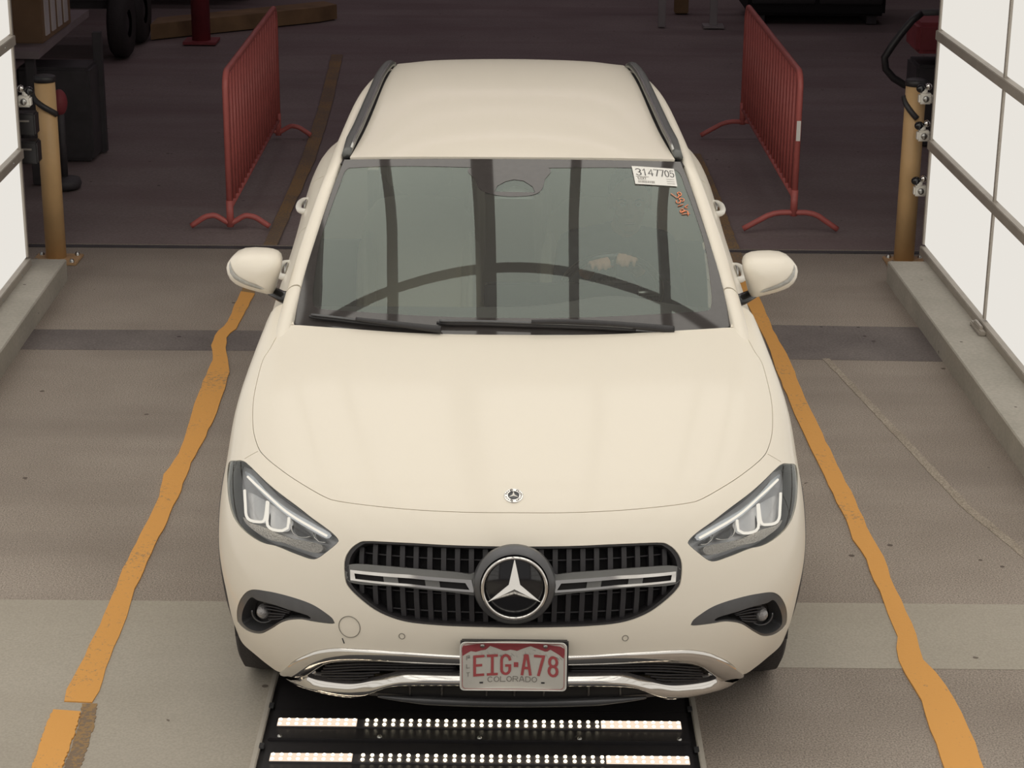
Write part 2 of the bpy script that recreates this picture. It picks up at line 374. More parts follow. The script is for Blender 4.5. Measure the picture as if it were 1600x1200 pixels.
# stroke lettering --------------------------------------------------------
def arc(cx, cy, rx, ry, a0, a1, n=8): return [(cx+rx*math.cos(R_(a0+(a1-a0)*i/n)), cy+ry*math.sin(R_(a0+(a1-a0)*i/n))) for i in range(n+1)]
GL = {
 'E': [[(1, 0), (0, 0), (0, 1), (1, 1)], [(0, .52), (.75, .52)]], 'I': [[(0, 0), (1, 0)], [(0, 1), (1, 1)], [(.5, 0), (.5, 1)]],
 'G': [[(1, .78)]+arc(.5, .75, .5, .25, 10, 180)+arc(.5, .25, .5, .25, 180, 360)+[(1, .45), (.6, .45)]],
 'A': [[(0, 0), (.38, 1), (.62, 1), (1, 0)], [(.15, .33), (.85, .33)]], '7': [[(0, 1), (1, 1), (.42, 0)]],
 '8': [arc(.5, .75, .45, .25, -90, 270, 12), arc(.5, .26, .5, .26, 90, 450, 12)],
 'C': [arc(.5, .5, .5, .5, 45, 315, 12)], 'O': [arc(.5, .5, .5, .5, 0, 360, 16)], 'L': [[(0, 1), (0, 0), (1, 0)]],
 'R': [[(0, 0), (0, 1), (.7, 1)]+arc(.7, .75, .3, .25, 90, -90, 6)+[(0, .5)], [(.55, .5), (1, 0)]],
 'D': [[(0, 0), (0, 1), (.5, 1)]+arc(.5, .5, .5, .5, 90, -90, 8)+[(0, 0)]], 'F': [[(0, 0), (0, 1), (1, 1)], [(0, .5), (.8, .5)]],
 'T': [[(0, 1), (1, 1)], [(.5, 1), (.5, 0)]], '3': [arc(.5, .75, .45, .25, 150, -90, 8)+arc(.5, .25, .5, .25, 90, -150, 8)],
 '1': [[(.2, .78), (.55, 1), (.55, 0)]], '4': [[(.75, 0), (.75, 1), (0, .3), (1, .3)]], '0': [arc(.5, .5, .48, .5, 0, 360, 14)],
 '5': [[(.95, 1), (.2, 1), (.1, .52)]+arc(.48, .33, .5, .33, 130, -150, 10)], 'S': [arc(.5, .75, .45, .25, 30, 270, 8)+arc(.5, .25, .45, .25, 90, -150, 8)],
 'X': [[(0, 0), (1, 1)], [(0, 1), (1, 0)]], '-': [[(.3, .42), (.7, .42), (.7, .58), (.3, .58), (.3, .42)]], ' ': []}
def strokes(text, x0, y0, w, h, gap):
    out = []; x = x0
    for ch in text:
        for st in GL[ch]: out.append([(x+a*w, y0+b*h) for a, b in st])
        x += w+gap
    return out
def ribbon(mb, pl, wd, fn, th=0.):
    # flat stroke of width wd in the 2D plane mapped by fn(a,b,c)
    n = len(pl); closed = abs(pl[0][0]-pl[-1][0])+abs(pl[0][1]-pl[-1][1]) < 1e-9
    V = []
    for i in range(n):
        a = np.array(pl[i-1] if i else (pl[-2] if closed else pl[0])); b = np.array(pl[i]); c = np.array(pl[i+1] if i < n-1 else (pl[1] if closed else pl[-1]))
        d1 = b-a; d2 = c-b; l1 = np.linalg.norm(d1); l2 = np.linalg.norm(d2)
        d1 = d1/l1 if l1 > 1e-9 else d2/l2; d2 = d2/l2 if l2 > 1e-9 else d1
        t = d1+d2; t = t/(np.linalg.norm(t)+1e-9); nn = np.array([-t[1], t[0]]); k = 1/max(.5, float(nn @ np.array([-d1[1], d1[0]])))
        e = np.zeros(2)
        if not closed and i == 0: e = -d2*wd*.5
        if not closed and i == n-1: e = d1*wd*.5
        p = b+nn*wd*.5*k+e; q = b-nn*wd*.5*k+e
        V += [fn(p[0], p[1], th), fn(q[0], q[1], th)]
    mb.add(V, [(2*i, 2*i+1, 2*i+3, 2*i+2) for i in range(n-1)])

def fs3(pts, k=4):
    out = []; n = len(pts); P = [np.array(p, float) for p in pts]
    for i in range(n-1):
        p0 = P[max(0, i-1)]; a = P[i]; b = P[i+1]; p3 = P[min(n-1, i+2)]
        for j in range(k):
            t = j/k; out.append(tuple(.5*((2*a)+(-p0+b)*t+(2*p0-5*a+4*b-p3)*t*t+(-p0+3*a-3*b+p3)*t**3)))
    out.append(tuple(P[-1])); return out
M['armgrey'] = mat('grille_arm_grey', (.17, .17, .165), .38, .35, noise=(30, .05))
M['platewhite'] = mat('plate_white', (.58, .56, .51), .45, noise=(12, .05))
M['signal'] = mat('signal_lens', (.42, .41, .38), .25, 0, .5, noise=(60, .15))
M['sparkle'] = mat('lamp_reflector', (.85, .80, .75), .3, .5, bump=(220, .9))
M['whitelens'] = mat('fog_lens', (.30, .29, .29), .12, .3, .8, bump=(150, .5))
M['lampwhite'] = mat('lamp_light_bar', (.72, .75, .80), .18, .3, .6, noise=(50, .06))
M['lampbez'] = mat('lamp_bezel', (.12, .12, .125), .3, .3, noise=(20, .06))
M['eyegrey'] = mat('eye_grey', (.28, .24, .22), .4, noise=(20, .05))
M['housing'] = mat('lamp_housing', (.72, .72, .74), .3, .25, noise=(12, .12))

# ================================================================ SETTING
M['asphalt'] = ground('asphalt', (.285, .242, .205), (.37, .32, .275), 1.2, 170, (.42, .7), ((.20, .168, .145), .4))
M['concrete'] = ground('concrete', (.39, .355, .295), (.45, .41, .35), 1.0, 120, (.10, .2), ((.34, .30, .25), .45))
M['tar'] = ground('tar_patch', (.15, .13, .125), (.20, .175, .165), 3, 90, (.2, .5), None)
M['kerb'] = ground('kerb_concrete', (.40, .375, .325), (.48, .45, .395), 3, 60, (.08, .3), None)
M['gfloor'] = ground('garage_floor', (.23, .185, .18), (.30, .25, .24), .8, 60, (.12, .3), ((.20, .14, .145), .6), .75)
M['yline'] = paintmat('yellow_road_paint', (.76, .375, .095), (.30, .22, .14), .345)
M['yfade'] = paintmat('faded_road_paint', (.34, .21, .09), (.17, .135, .11), .50)
M['ghost'] = ground('ghost_paint', (.315, .268, .215), (.385, .33, .27), 6, 170, (.4, .6), None)
M['gwall'] = mat('garage_wall', (.22, .19, .20), .9, noise=(1.5, .2))
M['gcol'] = mat('dark_steel', (.06, .055, .06), .6, noise=(8, .2))
M['redcol'] = mat('column_red', (.28, .05, .06), .6, noise=(6, .15))
M['ykerb'] = mat('kerb_yellow', (.26, .165, .085), .8, noise=(4, .25))
M['carton'] = mat('brown_cardboard', (.20, .12, .07), .9, noise=(5, .12))
TY = R_(1.33)          # the booth stands turned a little against the car's lane
SEAM = 6.13

def structure(name, mb, m, loc=(0, 0, 0), rz=0, kind='structure', parent=None):
    o = mb.build(name, m, parent); o.location = loc; o.rotation_euler = (0, 0, rz)
    if parent is None: o['kind'] = kind
    return o
fl = MB().box((0, SEAM/2-5.0, -.1), (16, SEAM+10.0, .2)); floor = structure('floor', fl, M['asphalt'])
MB().box((0, 15.1, -.112), (16, 17.9, .2)).build('garage_floor', M['gfloor'], floor)
MB().box((-2.55, -.9, -.048), (3.55, 4.4, .1)).build('concrete_slab', M['concrete'], floor)
MB().box((2.55, 1.075, -.048), (3.95, .51, .1)).build('concrete_band', M['concrete'], floor)
MB().box((-.9, 4.36, -.0485), (3.2, .33, .1), rz=R_(.5)).build('tar_patch', M['tar'], floor)
MB().box((1.75, 4.40, -.0485), (1.0, .56, .1), rz=R_(-1.5)).build('tar_patch', M['tar'], floor)
MB().box((0, SEAM, -.045), (7, .05, .1)).build('door_track', M['gcol'], floor)
MB().box((0, SEAM+.035, -.043), (7, .012, .1)).build('track_lip', M['asphalt'], floor)

def rail_poly(name, L, Rr, m, label, z=.006, group=None):
    a = [at(x, y, z=z) for x, y in L]; b = [at(x, y, z=z) for x, y in Rr]
    def rs(P, n=60):
        P = np.array(P); d = np.r_[0, np.cumsum(np.linalg.norm(np.diff(P, axis=0), axis=1))]; t = np.linspace(0, d[-1], n)
        return np.stack([np.interp(t, d, P[:, i]) for i in range(3)], 1)
    a, b = rs(a), rs(b); rnd = random.Random(3); n = len(a)
    for i in range(n):
        a[i][0] += rnd.uniform(-.003, .003); b[i][0] += rnd.uniform(-.003, .003)
    V = [tuple(p) for p in a]+[tuple(p) for p in b]; o_ = len(V)
    V += [(x, y, .0) for x, y, _ in V]
    Fc = [(i, i+1, n+i+1, n+i) for i in range(n-1)]
    Fc += [(i, i+1, o_+i+1, o_+i) for i in range(n-1)]+[(n+i, n+i+1, o_+n+i+1, o_+n+i) for i in range(n-1)]
    Fc += [(0, n, o_+n, o_), (n-1, 2*n-1, o_+2*n-1, o_+n-1)]
    o = MB().add(V, Fc).build(name, m)
    return tag(o, label, 'floor marking', group)
rail_poly('painted_line', [(376.7, 455), (353, 506.7), (336.7, 520), (330, 540), (333, 560), (316.7, 596.7), (303, 633), (286.7, 686.7), (276.7, 713), (256.7, 740), (246.7, 780), (241.5, 790), (213.5, 846.5), (194, 885), (175, 930.5), (150.5, 986.5), (122.5, 1042.5), (105, 1077.5), (100, 1095)],
          [(398, 458), (383, 486.7), (370, 511.7), (355, 523), (353, 546.7), (358, 580), (353, 603), (336.7, 646.7), (316.7, 690), (296.7, 726.7), (286.7, 753), (278, 780), (271, 790), (245, 846.5), (210, 920), (196, 969), (175, 1018), (154, 1081), (145, 1097)],
          M['yline'], 'long wavy yellow line painted on the floor left of the white car')
rail_poly('painted_line', [(84, 1108), (73.5, 1126.5), (49, 1200), (30, 1260)], [(126, 1111), (119, 1137), (96, 1200), (78, 1260)],
          M['yline'], 'short fresh orange-yellow dash at bottom left end of the yellow line', .009)
rail_poly('painted_line', [(129, 1099), (122, 1137), (100, 1200), (82, 1260)], [(152, 1099), (148, 1130), (126, 1200), (114, 1260)],
          M['yfade'], 'faded yellow smear beside the short fresh dash at bottom left', .004)
rail_poly('painted_line', [(518, 85), (497, 170), (470, 250), (440, 320), (410, 385), (385, 440), (376.7, 455)], [(536, 85), (517, 170), (492, 250), (460, 320), (432, 385), (408, 440), (398, 458)],
          M['yfade'], 'faded yellow line running back into the dark garage beside the left barrier', .0015)
rail_poly('painted_line', [(1150, 440), (1170, 480), (1200, 538.5), (1211, 573), (1241, 644.7), (1269.5, 707.5), (1280, 727), (1305.7, 780), (1323, 811.5), (1330, 839.5), (1351, 867.5), (1362, 899), (1379, 930.5), (1388, 962), (1404, 990), (1398.5, 1018), (1412.5, 1049.5), (1437, 1088), (1451, 1130), (1475.5, 1200), (1500, 1260)],
          [(1174, 435), (1193.7, 480), (1206.7, 512.5), (1226, 547), (1241, 579.7), (1258.7, 623), (1280, 668.5), (1335.5, 780), (1356.5, 825.5), (1377.5, 864), (1395, 909.5), (1409, 937.5), (1426.5, 979.5), (1435, 1004), (1440.5, 1028.5), (1468.5, 1056.5), (1491, 1091.5), (1510.5, 1130), (1528, 1168.5), (1537, 1200), (1560, 1260)],
          M['yline'], 'long wavy yellow line painted on the floor right of the white car')
rail_poly('painted_line', [(1075, 240), (1095, 300), (1130, 390), (1150, 440)], [(1095, 240), (1122, 300), (1152, 380), (1174, 435)],
          M['yfade'], 'faded yellow line entering the dark garage beside the right barrier', .004)

rail_poly('painted_line', [(1285, 560), (1390, 672), (1500, 790), (1640, 905)], [(1296, 560), (1404, 672), (1516, 790), (1658, 905)],
          M['ghost'], 'faint ghost of an old yellow line between the right yellow line and the kerb', .002)
# booth walls: stacked light boxes between aluminium rails -----------------
def booth_wall(name, x0, y1, side, z0=.12):
    w_ = MB().box((side*.11, -6.0, 1.72), (.18, 12.0, 3.3)); root = structure(name, w_, M['gwall'], (x0, y1, z0-.05), TY)
    fx = 0.0
    for i in range(8):
        for j in range(6):
            b = MB().box((side*(.004), -.006-.715*0-(i+.5)*1.42, .07+.02+.6*j+.28-(.13 if j == 5 else 0)), (.030, 1.395, .545 if j < 5 else .28), .004); b.build('light_panel', M['wall_light'], root)
    for j in range(6):
        MB().box((-side*.004, -5.7, .05+.6*j+.015), (.06, 11.4, .052), .003).build('frame_rail', M['wallmet'], root)
    for i in range(9):
        MB().box((side*.001, min(-.006, -.004-i*1.42), 1.7), (.046, .024, 3.2), .002).build('frame_post', M['wallmet'], root)
    for j in range(5):
        for i in range(16): 
            s_ = MB().lathe([(0, .006), (.006, .004), (.008, 0)], (-side*.034, -.25-.46*i, .065+.6*j), 'X', 8); s_.build('screw', M['satin'], root)
    return root
rw = at(1450, 398, z=.12); booth_wall('wall_right', 2.285, 5.70, 1)
booth_wall('wall_left', -2.645, 5.28, -1)
for nm, pts, y0 in (('trim_1', [(2.045, 5.52), (2.115, 2.6)], 1), ('trim_2', [(-2.455, 5.42), (-2.415, 3.75)], -1)):
    (xa, ya), (xb, yb) = pts; d = (xb-xa)/(yb-ya); L = 9.5
    poly = [(xa, ya), (xa-d*L, ya-L), (xa-d*L+y0*.5, ya-L), (xa+y0*.5, ya)]
    k = MB().prism(poly, .12).build(nm, M['kerb']); k['kind'] = 'structure'
    bm = bmesh.new(); bm.from_mesh(k.data); bmesh.ops.bevel(bm, geom=[e for e in bm.edges if min(v.co.z for v in e.verts) > .1], offset=.006, segments=1, affect='EDGES'); bm.to_mesh(k.data); bm.free()

for px, py in ((1528, 515),):
    p = at(px, py, z=.125); o = MB().box((0, 0, .012), (.035, .20, .024), .006).box((0, 0, .03), (.02, .12, .02), .004).build('kerb_latch', M['wallmet']); o.location = (p[0], p[1], .12); o.rotation_euler = (0, 0, TY); tag(o, 'small steel latch lying on the right kerb against the light wall', 'latch')
# ceiling of the booth: light boxes between dark beams ----------------------
cz = 3.5
cb = MB().box((0, 0, .12), (5.2, 11.6, .1)); ceil = structure('ceiling', cb, M['gwall'], (-.17, -.1, cz), TY)
xs = [-2.6, -1.79, -1.09, -.21, .62, 1.49, 2.08, 2.6]; wd = [.08, .09, .09, .19, .09, .09, .09, .08]
ys = [-5.8, -4.1, -2.35, -.60, 1.66, 4.2]
for i in range(len(xs)-1):
    for j in range(len(ys)-1):
        a, b = xs[i]+wd[i]/2+.17, xs[i+1]-wd[i+1]/2+.17; c, d = ys[j]+.05+.1, ys[j+1]-.05+.1
        MB().box(((a+b)/2, (c+d)/2, .045), (b-a, d-c, .03)).build('light_panel', M['ceil_light'], ceil)
for x, q in zip(xs, wd): MB().box((x+.17, 0, .03), (q, 11.6, .10), .004).build('beam', M['gcol'], ceil)
MB().box((0, 5.1, .03), (5.2, 1.5, .06)).build('soffit', M['gwall'], ceil)
for y in ys: MB().box((0, y+.1, .028), (5.2, .10, .09), .004).build('cross_beam', M['gcol'], ceil)

# dark garage beyond --------------------------------------------------------
structure('wall_back', MB().box((0, 24.1, 2.5), (16.4, .2, 5.4)), M['gwall'])
structure('wall_garage_left', MB().box((-8.1, 15.1, 2.5), (.2, 17.9, 5.4)), M['gwall'])
structure('wall_garage_right', MB().box((8.1, 15.1, 2.5), (.2, 17.9, 5.4)), M['gwall'])
gc = MB().box((0, 15.0, 5.2), (16.2, 18.2, .2)); structure('ceiling_garage', gc, M['gwall'])
structure('trim_3', MB().box((-5.45, SEAM+.0, 2.5), (5.2, .15, 5.2)), M['gwall'])
structure('trim_4', MB().box((5.35, SEAM+.0, 2.5), (5.4, .15, 5.2)), M['gwall'])
structure('trim_5', MB().box((0, SEAM+.0, 4.35), (6.0, .15, 1.5)), M['gwall'])

for i, (x, y, e_) in enumerate(((0, 9.0, 21), (0, 12.2, 18), (0, 15.5, 16), (0, 19, 30))):  # added fill strips, no known fixtures: lift garage blacks, streak the roof
    ld = bpy.data.lights.new('garage_fill', 'AREA'); ld.shape = 'RECTANGLE'; ld.size = 9.0; ld.size_y = .10; ld.energy = e_; ld.color = (1, .84, .90)
    lo = bpy.data.objects.new('garage_fill', ld); COL.objects.link(lo); lo.location = (x, y, 4.9)
# bollards ------------------------------------------------------------------
def bollard(x, y, label, plate):
    t = empty('bollard', (x, y, 0), 0, label, 'bollard', 'yellow bollards at the booth mouth')
    MB().cyl((0, 0, .012), (0, 0, 1.03), .057).build('post', M['yellowp'], t)
    MB().lathe([(0, 1.052), (.045, 1.052), (.061, 1.045), (.061, 1.015), (.056, 1.015)]).build('cap', M['black'], t)
    p = MB().box((.01, -.03, .008), plate, .003).build('base_plate', M['yplate'], t)
    for sx in (-1, 1):
        for sy in (-1, 1):
            MB().lathe([(0, .035), (.010, .032), (.014, .02), (.014, .014), (.018, .012)], (.01+sx*(plate[0]/2-.03), -.03+sy*(plate[1]/2-.03), 0), n=10).build('bolt', M['satin'], p)
    s_ = 1 if x > 0 else -1
    pts = [(-s_*.060*math.cos(a), -.060*math.sin(a), .945-.10*a/1.6) for a in [k*.16-.1 for k in range(12)]] if x > 0 else [(.060*math.cos(math.pi-a), -.060*math.sin(a), .945-.10*a/2.6) for a in [k*.2 for k in range(15)]]
    MB().tube(pts, .017, 8, flat=1.0).build('strap', M['black'], t)
    return t
bl = at(88, 400, z=.02); br = at(1412, 404, z=.02)
bollard(br[0], br[1], 'yellow bollard beside the right light wall', (.24, .20, .014))
bollard(bl[0], bl[1], 'yellow bollard with bolted base plate beside the left light wall', (.26, .21, .014))

def clamp(px, py, y, side, label):
    p = at(px, py, y=y); t = empty('camera_clamp', tuple(p), 0, label, 'bracket', 'camera brackets on the light wall edges')
    s_ = side
    MB().box((0, 0, -.02), (.075, .05, .06), .010).box((-s_*.012, 0, .022), (.04, .045, .04), .01).build('bracket', M['whiteplastic'], t)
    MB().lathe([(0, -.034), (.014, -.034), (.018, -.028), (.018, -.02)], (0, 0, -.02), 'Y', 16).build('screw_head', M['satin'], t)
    MB().ell((-s_*.028, -.005, .035), (.026, .024, .024)).build('camera_head', M['gloss'], t)
    MB().ell((s_*.014, -.010, .048), (.020, .018, .020)).build('ball_joint', M['chrome'], t)
    for dz in (-.008, -.042): MB().cyl((s_*.03, 0, dz), (s_*.10, .0, dz), .006, n=10).build('pin', M['whiteplastic'], t)
    return t
clamp(1446, 148, 5.80, 1, 'uppermost white camera bracket on the right light wall edge')
clamp(1443, 206, 5.79, 1, 'middle white camera bracket on the right light wall edge')
clamp(1438, 292, 5.77, 1, 'lowest white camera bracket on the right light wall edge')
clamp(38, 152, 5.36, -1, 'white camera bracket on the left light wall edge')

# crowd barriers --------------------------------------------------------------
def barrier(A, B, zt, z0, foot, label, nb):
    L = math.hypot(B[0]-A[0], B[1]-A[1]); rz = math.atan2(B[1]-A[1], B[0]-A[0])
    t = empty('crowd_barrier', (A[0], A[1], 0), rz, label, 'barrier', 'red barriers in the garage behind the car')
    r = .10; P = [(0, 0, z0)]+[(r-r*math.cos(a), 0, zt-r+r*math.sin(a)) for a in np.linspace(0, math.pi/2, 7)]+[(L-r+r*math.sin(a), 0, zt-r+r*math.cos(a)) for a in np.linspace(0, math.pi/2, 7)]+[(L, 0, z0)]
    MB().tube(P, .019, 12).build('frame', M['redb'], t)
    MB().cyl((0, 0, z0+.09), (L, 0, z0+.09), .014, n=10).build('bottom_rail', M['redb'], t)
    me = None
    for k in range(nb):
        x = .075+(L-.15)*k/(nb-1)
        if me is None: o = MB().cyl((0, 0, z0+.09), (0, 0, zt-.01), .010, n=8).build('bar', M['redb'], t); me = o.data
        else: o = link('bar', me, None, t)
        o.location = (x, 0, 0)
    for x in (0, L):
        MB().tube([(x, q, z) for q, z in foot], .017, 10).build('foot', M['redb'], t)
        MB().cyl((x, 0, z0-.02), (x, 0, z0+.14), .022, n=12).build('socket', M['redb'], t)
    return t
def fs(pts, k=5):
    out = []
    for i in range(len(pts)-1):
        for j in range(k): out.append((pts[i][0]+(pts[i+1][0]-pts[i][0])*j/k, pts[i][1]+(pts[i+1][1]-pts[i][1])*j/k))
    out.append(pts[-1]); q = [out[0]]
    for i in range(1, len(out)-1): q.append((sum(out[i+d][0] for d in (-1, 0, 1))/3, sum(out[i+d][1] for d in (-1, 0, 1))/3))
    return q+[out[-1]]
A = at(360, 350, z=.03); B = at(435, 208, z=.03)
b1 = barrier(A, B, .94, .035, fs([(.235, .017), (.15, .075), (.09, .085), (0, .03), (-.09, .085), (-.15, .075), (-.235, .017)]), 'red steel barrier standing in the garage left of the car', 19)
A = at(1240, 332, z=.12); B = at(1160, 190, z=.12)
b2 = barrier(A, B, .96, .12, fs([(.30, .017), (.12, .12), (-.12, .12), (-.27, .017)]), 'red steel barrier standing in the garage right of the car', 20)
MB().box((-.020, .0, .62), (.004, .024, .12)).build('sticker', M['white'], b2)

# things in the dark of the garage ---------------------------------------------
M['shelf'] = mat('shelf_grey', (.22, .18, .19), .6, noise=(5, .12)); M['stripe'] = mat('pale_stripe', (.5, .46, .47), .7, noise=(6, .1)); M['gwhite'] = mat('dirty_white_panel', (.33, .31, .31), .6, noise=(4, .1))
ps = at(60, 205, z=0); y0 = ps[1]
# workbench with a thick edged top, a brown box on it
yb_ = 7.6; p0 = at(60, 80, y=yb_); zb = float(p0[2]); x_r = p0[0]+3.55
t = empty('work_bench', (-3.55, yb_+.6, 0), 0, 'grey topped steel bench behind the left light wall', 'bench')
tp = at(116, 32, z=zb); tx, ty_ = tp[0]+3.55, tp[1]-yb_-.6
MB().prism([(-.8, -.6), (x_r, -.6), (tx, ty_), (tx, ty_+.5), (-.8, ty_+.5)], .05, lambda a, b, c: (a, b, zb-.05+c)).build('bench_top', M['shelf'], t)
for dx, dy in ((-.7, -.5), (x_r-.08, -.5), (-.7, .5), (x_r+.15, .5)): MB().box((dx, dy, (zb-.05)/2), (.06, .06, zb-.05), .004).build('leg', M['gcol'], t)
MB().box((x_r-.1, .35, .32), (.5, .35, .64), .02).build('cabinet', M['gcol'], t)
q0 = at(68, 68, z=zb); q1 = at(100, 36, z=zb)
bw = 1.0; bd_ = float(q1[1]-q0[1]); o = MB().box((-bw/2, bd_/2, .26), (bw, bd_, .52), .006).build('storage_box', M['carton']); o.location = (q0[0], q0[1], zb); o.rotation_euler = (0, 0, 0); tag(o, 'brown carton standing on the grey bench at top left', 'box')
for k in range(4): MB().box((.004, bd_*(.14+.22*k), .22), (.01, bd_*.12, .36)).build('white_stripe', M['stripe'], o)
# orange hose reel and tool behind left bollard
p = at(93, 160, y=7.6)
t = empty('floor_buffer', (p[0], 7.6, 0), 0, 'dark floor machine with a rust red drum behind the left bollard', 'machine')
MB().lathe([(0, .0), (.10, 0), (.11, .03), (.10, .06), (0, .08)]).build('base', M['gcol'], t)
MB().ell((0, 0, float(p[2])), (.05, .06, .085)).build('drum', M['redcol'], t)
MB().cyl((0, 0, .05), (0, 0, float(p[2])), .025).build('column', M['gcol'], t)
# black equipment boxes behind the wall edge
for i, (px, py, lab) in enumerate(((42, 192, 'small black control box hanging below the left camera bracket'), (46, 236, 'lower black control box on the left light wall edge'))):
    p = at(px, py, y=5.42); o = MB().box((0, 0, 0), (.11, .10, .12), .008).build('control_box', M['black']); o.location = tuple(p); tag(o, lab, 'box')
    MB().box((0, -.052, .02), (.05, .006, .01)).build('label_plate', M['greyp'], o)
# red column, yellow kerb island
p = at(315, 66, z=0); t = empty('column', (p[0], p[1], 0), 0, 'dark red steel column rising from the garage floor', 'column')
MB().cyl((0, 0, .02), (0, 0, 5.0), .085).build('shaft', M['redcol'], t); MB().box((0, 0, .012), (.3, .3, .024)).build('base_plate', M['redcol'], t)
a = at(236, 62, z=0); b = at(500, 34, z=0)
t = MB().prism([(a[0], a[1]), (b[0], b[1]), (b[0]+.15, b[1]+.2), (b[0], b[1]+.42), (a[0], a[1]+.42)], .14).build('kerb_island', M['ykerb']); tag(t, 'faded yellow kerb island at the back of the garage', 'kerb')
# cart with wheels at top left
p = at(205, 90, z=0); t = empty('utility_cart', (p[0]-.50, p[1]+.15, 0), 0, 'dark utility cart with black tyres at the garage back left', 'cart')
MB().box((0, .3, .62), (.8, 1.0, .4), .08).build('body', M['gcol'], t); MB().box((-.0, .3, .86), (.7, .6, .08), .02).build('seat', M['black'], t)
for sx in (-.42, .42):
    for sy in (-.1, .7):
        w_ = MB().lathe([(.12, -.07), (.26, -.08), (.29, -.05), (.29, .05), (.26, .08), (.12, .07)], (0, 0, 0), 'X', 28).build('wheel', M['rubber'], t); w_.location = (sx, sy, .29)
        MB().lathe([(0, .05), (.05, .06), (.12, .04), (.12, -.04), (0, -.05)], (0, 0, 0), 'X', 20).build('hub', M['gcol'], w_)
# white van body beyond the kerb
p = at(255, 14, y=15.6); t = empty('van', (p[0], 15.6, 0), 0, 'pale grey van with dark bumper parked behind the red column', 'van')
MB().box((0, 1.0, 1.15), (1.9, 2.0, 1.35), .12).build('body', M['gwhite'], t); MB().box((0, -.03, .42), (1.85, .16, .22), .04).build('bumper', M['gcol'], t)
for sx in (-.75, .75): w_ = MB().lathe([(.18, -.1), (.3, -.1), (.33, -.06), (.33, .06), (.3, .1), (.18, .1)], (sx, .7, .33), 'X', 28).build('wheel', M['rubber'], t)
# stands, dark cabinet and crates at top right
p = at(1114, 42, z=0); t = empty('equipment_stand', (p[0], p[1], 0), 0, 'grey steel stand with crossed braces behind the right barrier', 'stand')
for dx in (0, -.5): MB().box((dx, 0, .75), (.07, .07, 1.5), .004).build('leg', M['gwhite'], t)
MB().box((-.25, 0, 1.3), (.57, .07, .06)).build('top_rail', M['gwhite'], t); MB().tube([(0, 0, .4), (-.5, 0, 1.2)], .02).build('brace', M['gwhite'], t); MB().box((0, 0, .01), (.2, .2, .02)).build('foot_plate', M['gwhite'], t)
p = at(1064, 20, z=0); t = MB().box((0, 0, .6), (.14, .12, 1.2), .01).build('short_post', M['ykerb']); t.location = (p[0], p[1], 0); tag(t, 'short brown post left of the grey steel stand', 'post')
p = at(1275, 38, z=0); t = empty('machine_cabinet', (p[0], p[1]+.5, 0), 0, 'large black cabinet behind the right barrier', 'cabinet')
MB().box((0, 0, .93), (1.35, 1.0, 1.7), .03).build('body', M['dark'], t)
for k in (-1, 1): MB().box((k*.33, -.51, .95), (.62, .02, 1.5), .01).build('door', M['black'], t)
for k in (-1, 1): MB().box((k*.55, 0, .05), (.1, .9, .1)).build('foot', M['gcol'], t)
p = at(1452, 60, y=9.3); t = empty('crate_stack', (p[0]+.1, 9.3, 0), 0, 'brown red bin on a dark stand beyond the right light wall', 'bin')
MB().box((0, 0, float(p[2])/2-.08), (.42, .4, float(p[2])-.16), .02).build('stand', M['gcol'], t); MB().box((0, 0, float(p[2])+.03), (.46, .42, .22), .03).build('bin', M['redcol'], t)
q = [at(x, y, y=7.6) for x, y in ((1440, 20), (1425, 32), (1410, 50), (1395, 70), (1382, 90), (1384, 108), (1396, 122), (1412, 132), (1430, 138))]
t = MB().tube([tuple(c) for c in q], .024, 10).build('hose', M['black']); tag(t, 'black hose hanging in a loop behind the right bollard', 'hose')
o = MB().tube([tuple(at(1440, 20, y=7.6)+np.array([0, 0, 0])), tuple(at(1440, 20, y=7.6)+np.array([.25, .05, .0]))], .02).build('hose_hook', M['gcol'], t)
o = MB().box((0, 0, 0), (.06, .06, 2.2)).build('hook_post', M['gcol'], t); hp = at(1440, 20, y=7.6); o.location = (hp[0]+.28, hp[1]+.05, 1.1)

# ================================================================ floor light platform
xl, xr = -.775, .575
t = empty('light_platform', (0, 0, 0), 0, 'black floor platform with glowing lamp strips under the car front', 'light platform')
MB().box(((xl+xr)/2, 1.1, .006), (xr-xl, 4.4, .012)).build('base_plate', M['black'], t)
for x in (xl, xr): 
    e_ = MB().box((x, 1.1, .012), (.018, 4.4, .030), .003).build('edge_angle', M['ctrim'], t)
    for k in range(6): MB().box((x+(.012 if x < 0 else -.012), -.3+.26*k, .024), (.016, .03, .006), .001).build('clip', M['gun'], e_)
def yy(py): return float(at(745, py, z=.015)[1])
bounds = [1090, 1113, 1163, 1218]
for k, (a, b) in enumerate(((1114, 1160), (1166, 1214))):
    ya, yb = yy(b), yy(a); bx = MB().box(((xl+xr)/2, (ya+yb)/2, .016), (xr-xl-.05, yb-ya, .014), .003).build('lamp_tray', M['black'], t)
    for sx in np.linspace(xl+.06, xr-.06, 5): MB().lathe([(0, .030), (.006, .027), (.008, .022)], (sx, ya+.014, 0), n=8).build('screw', M['satin'], bx)
MB().box(((xl+xr)/2, yy(1095), .016), (xr-xl-.05, .16, .010), .002).build('cover_plate', M['black'], t)
mods = [(437, 553, 10), (573, 683, 9), (697, 808, 9), (822, 933, 9), (943, 1060, 10)]
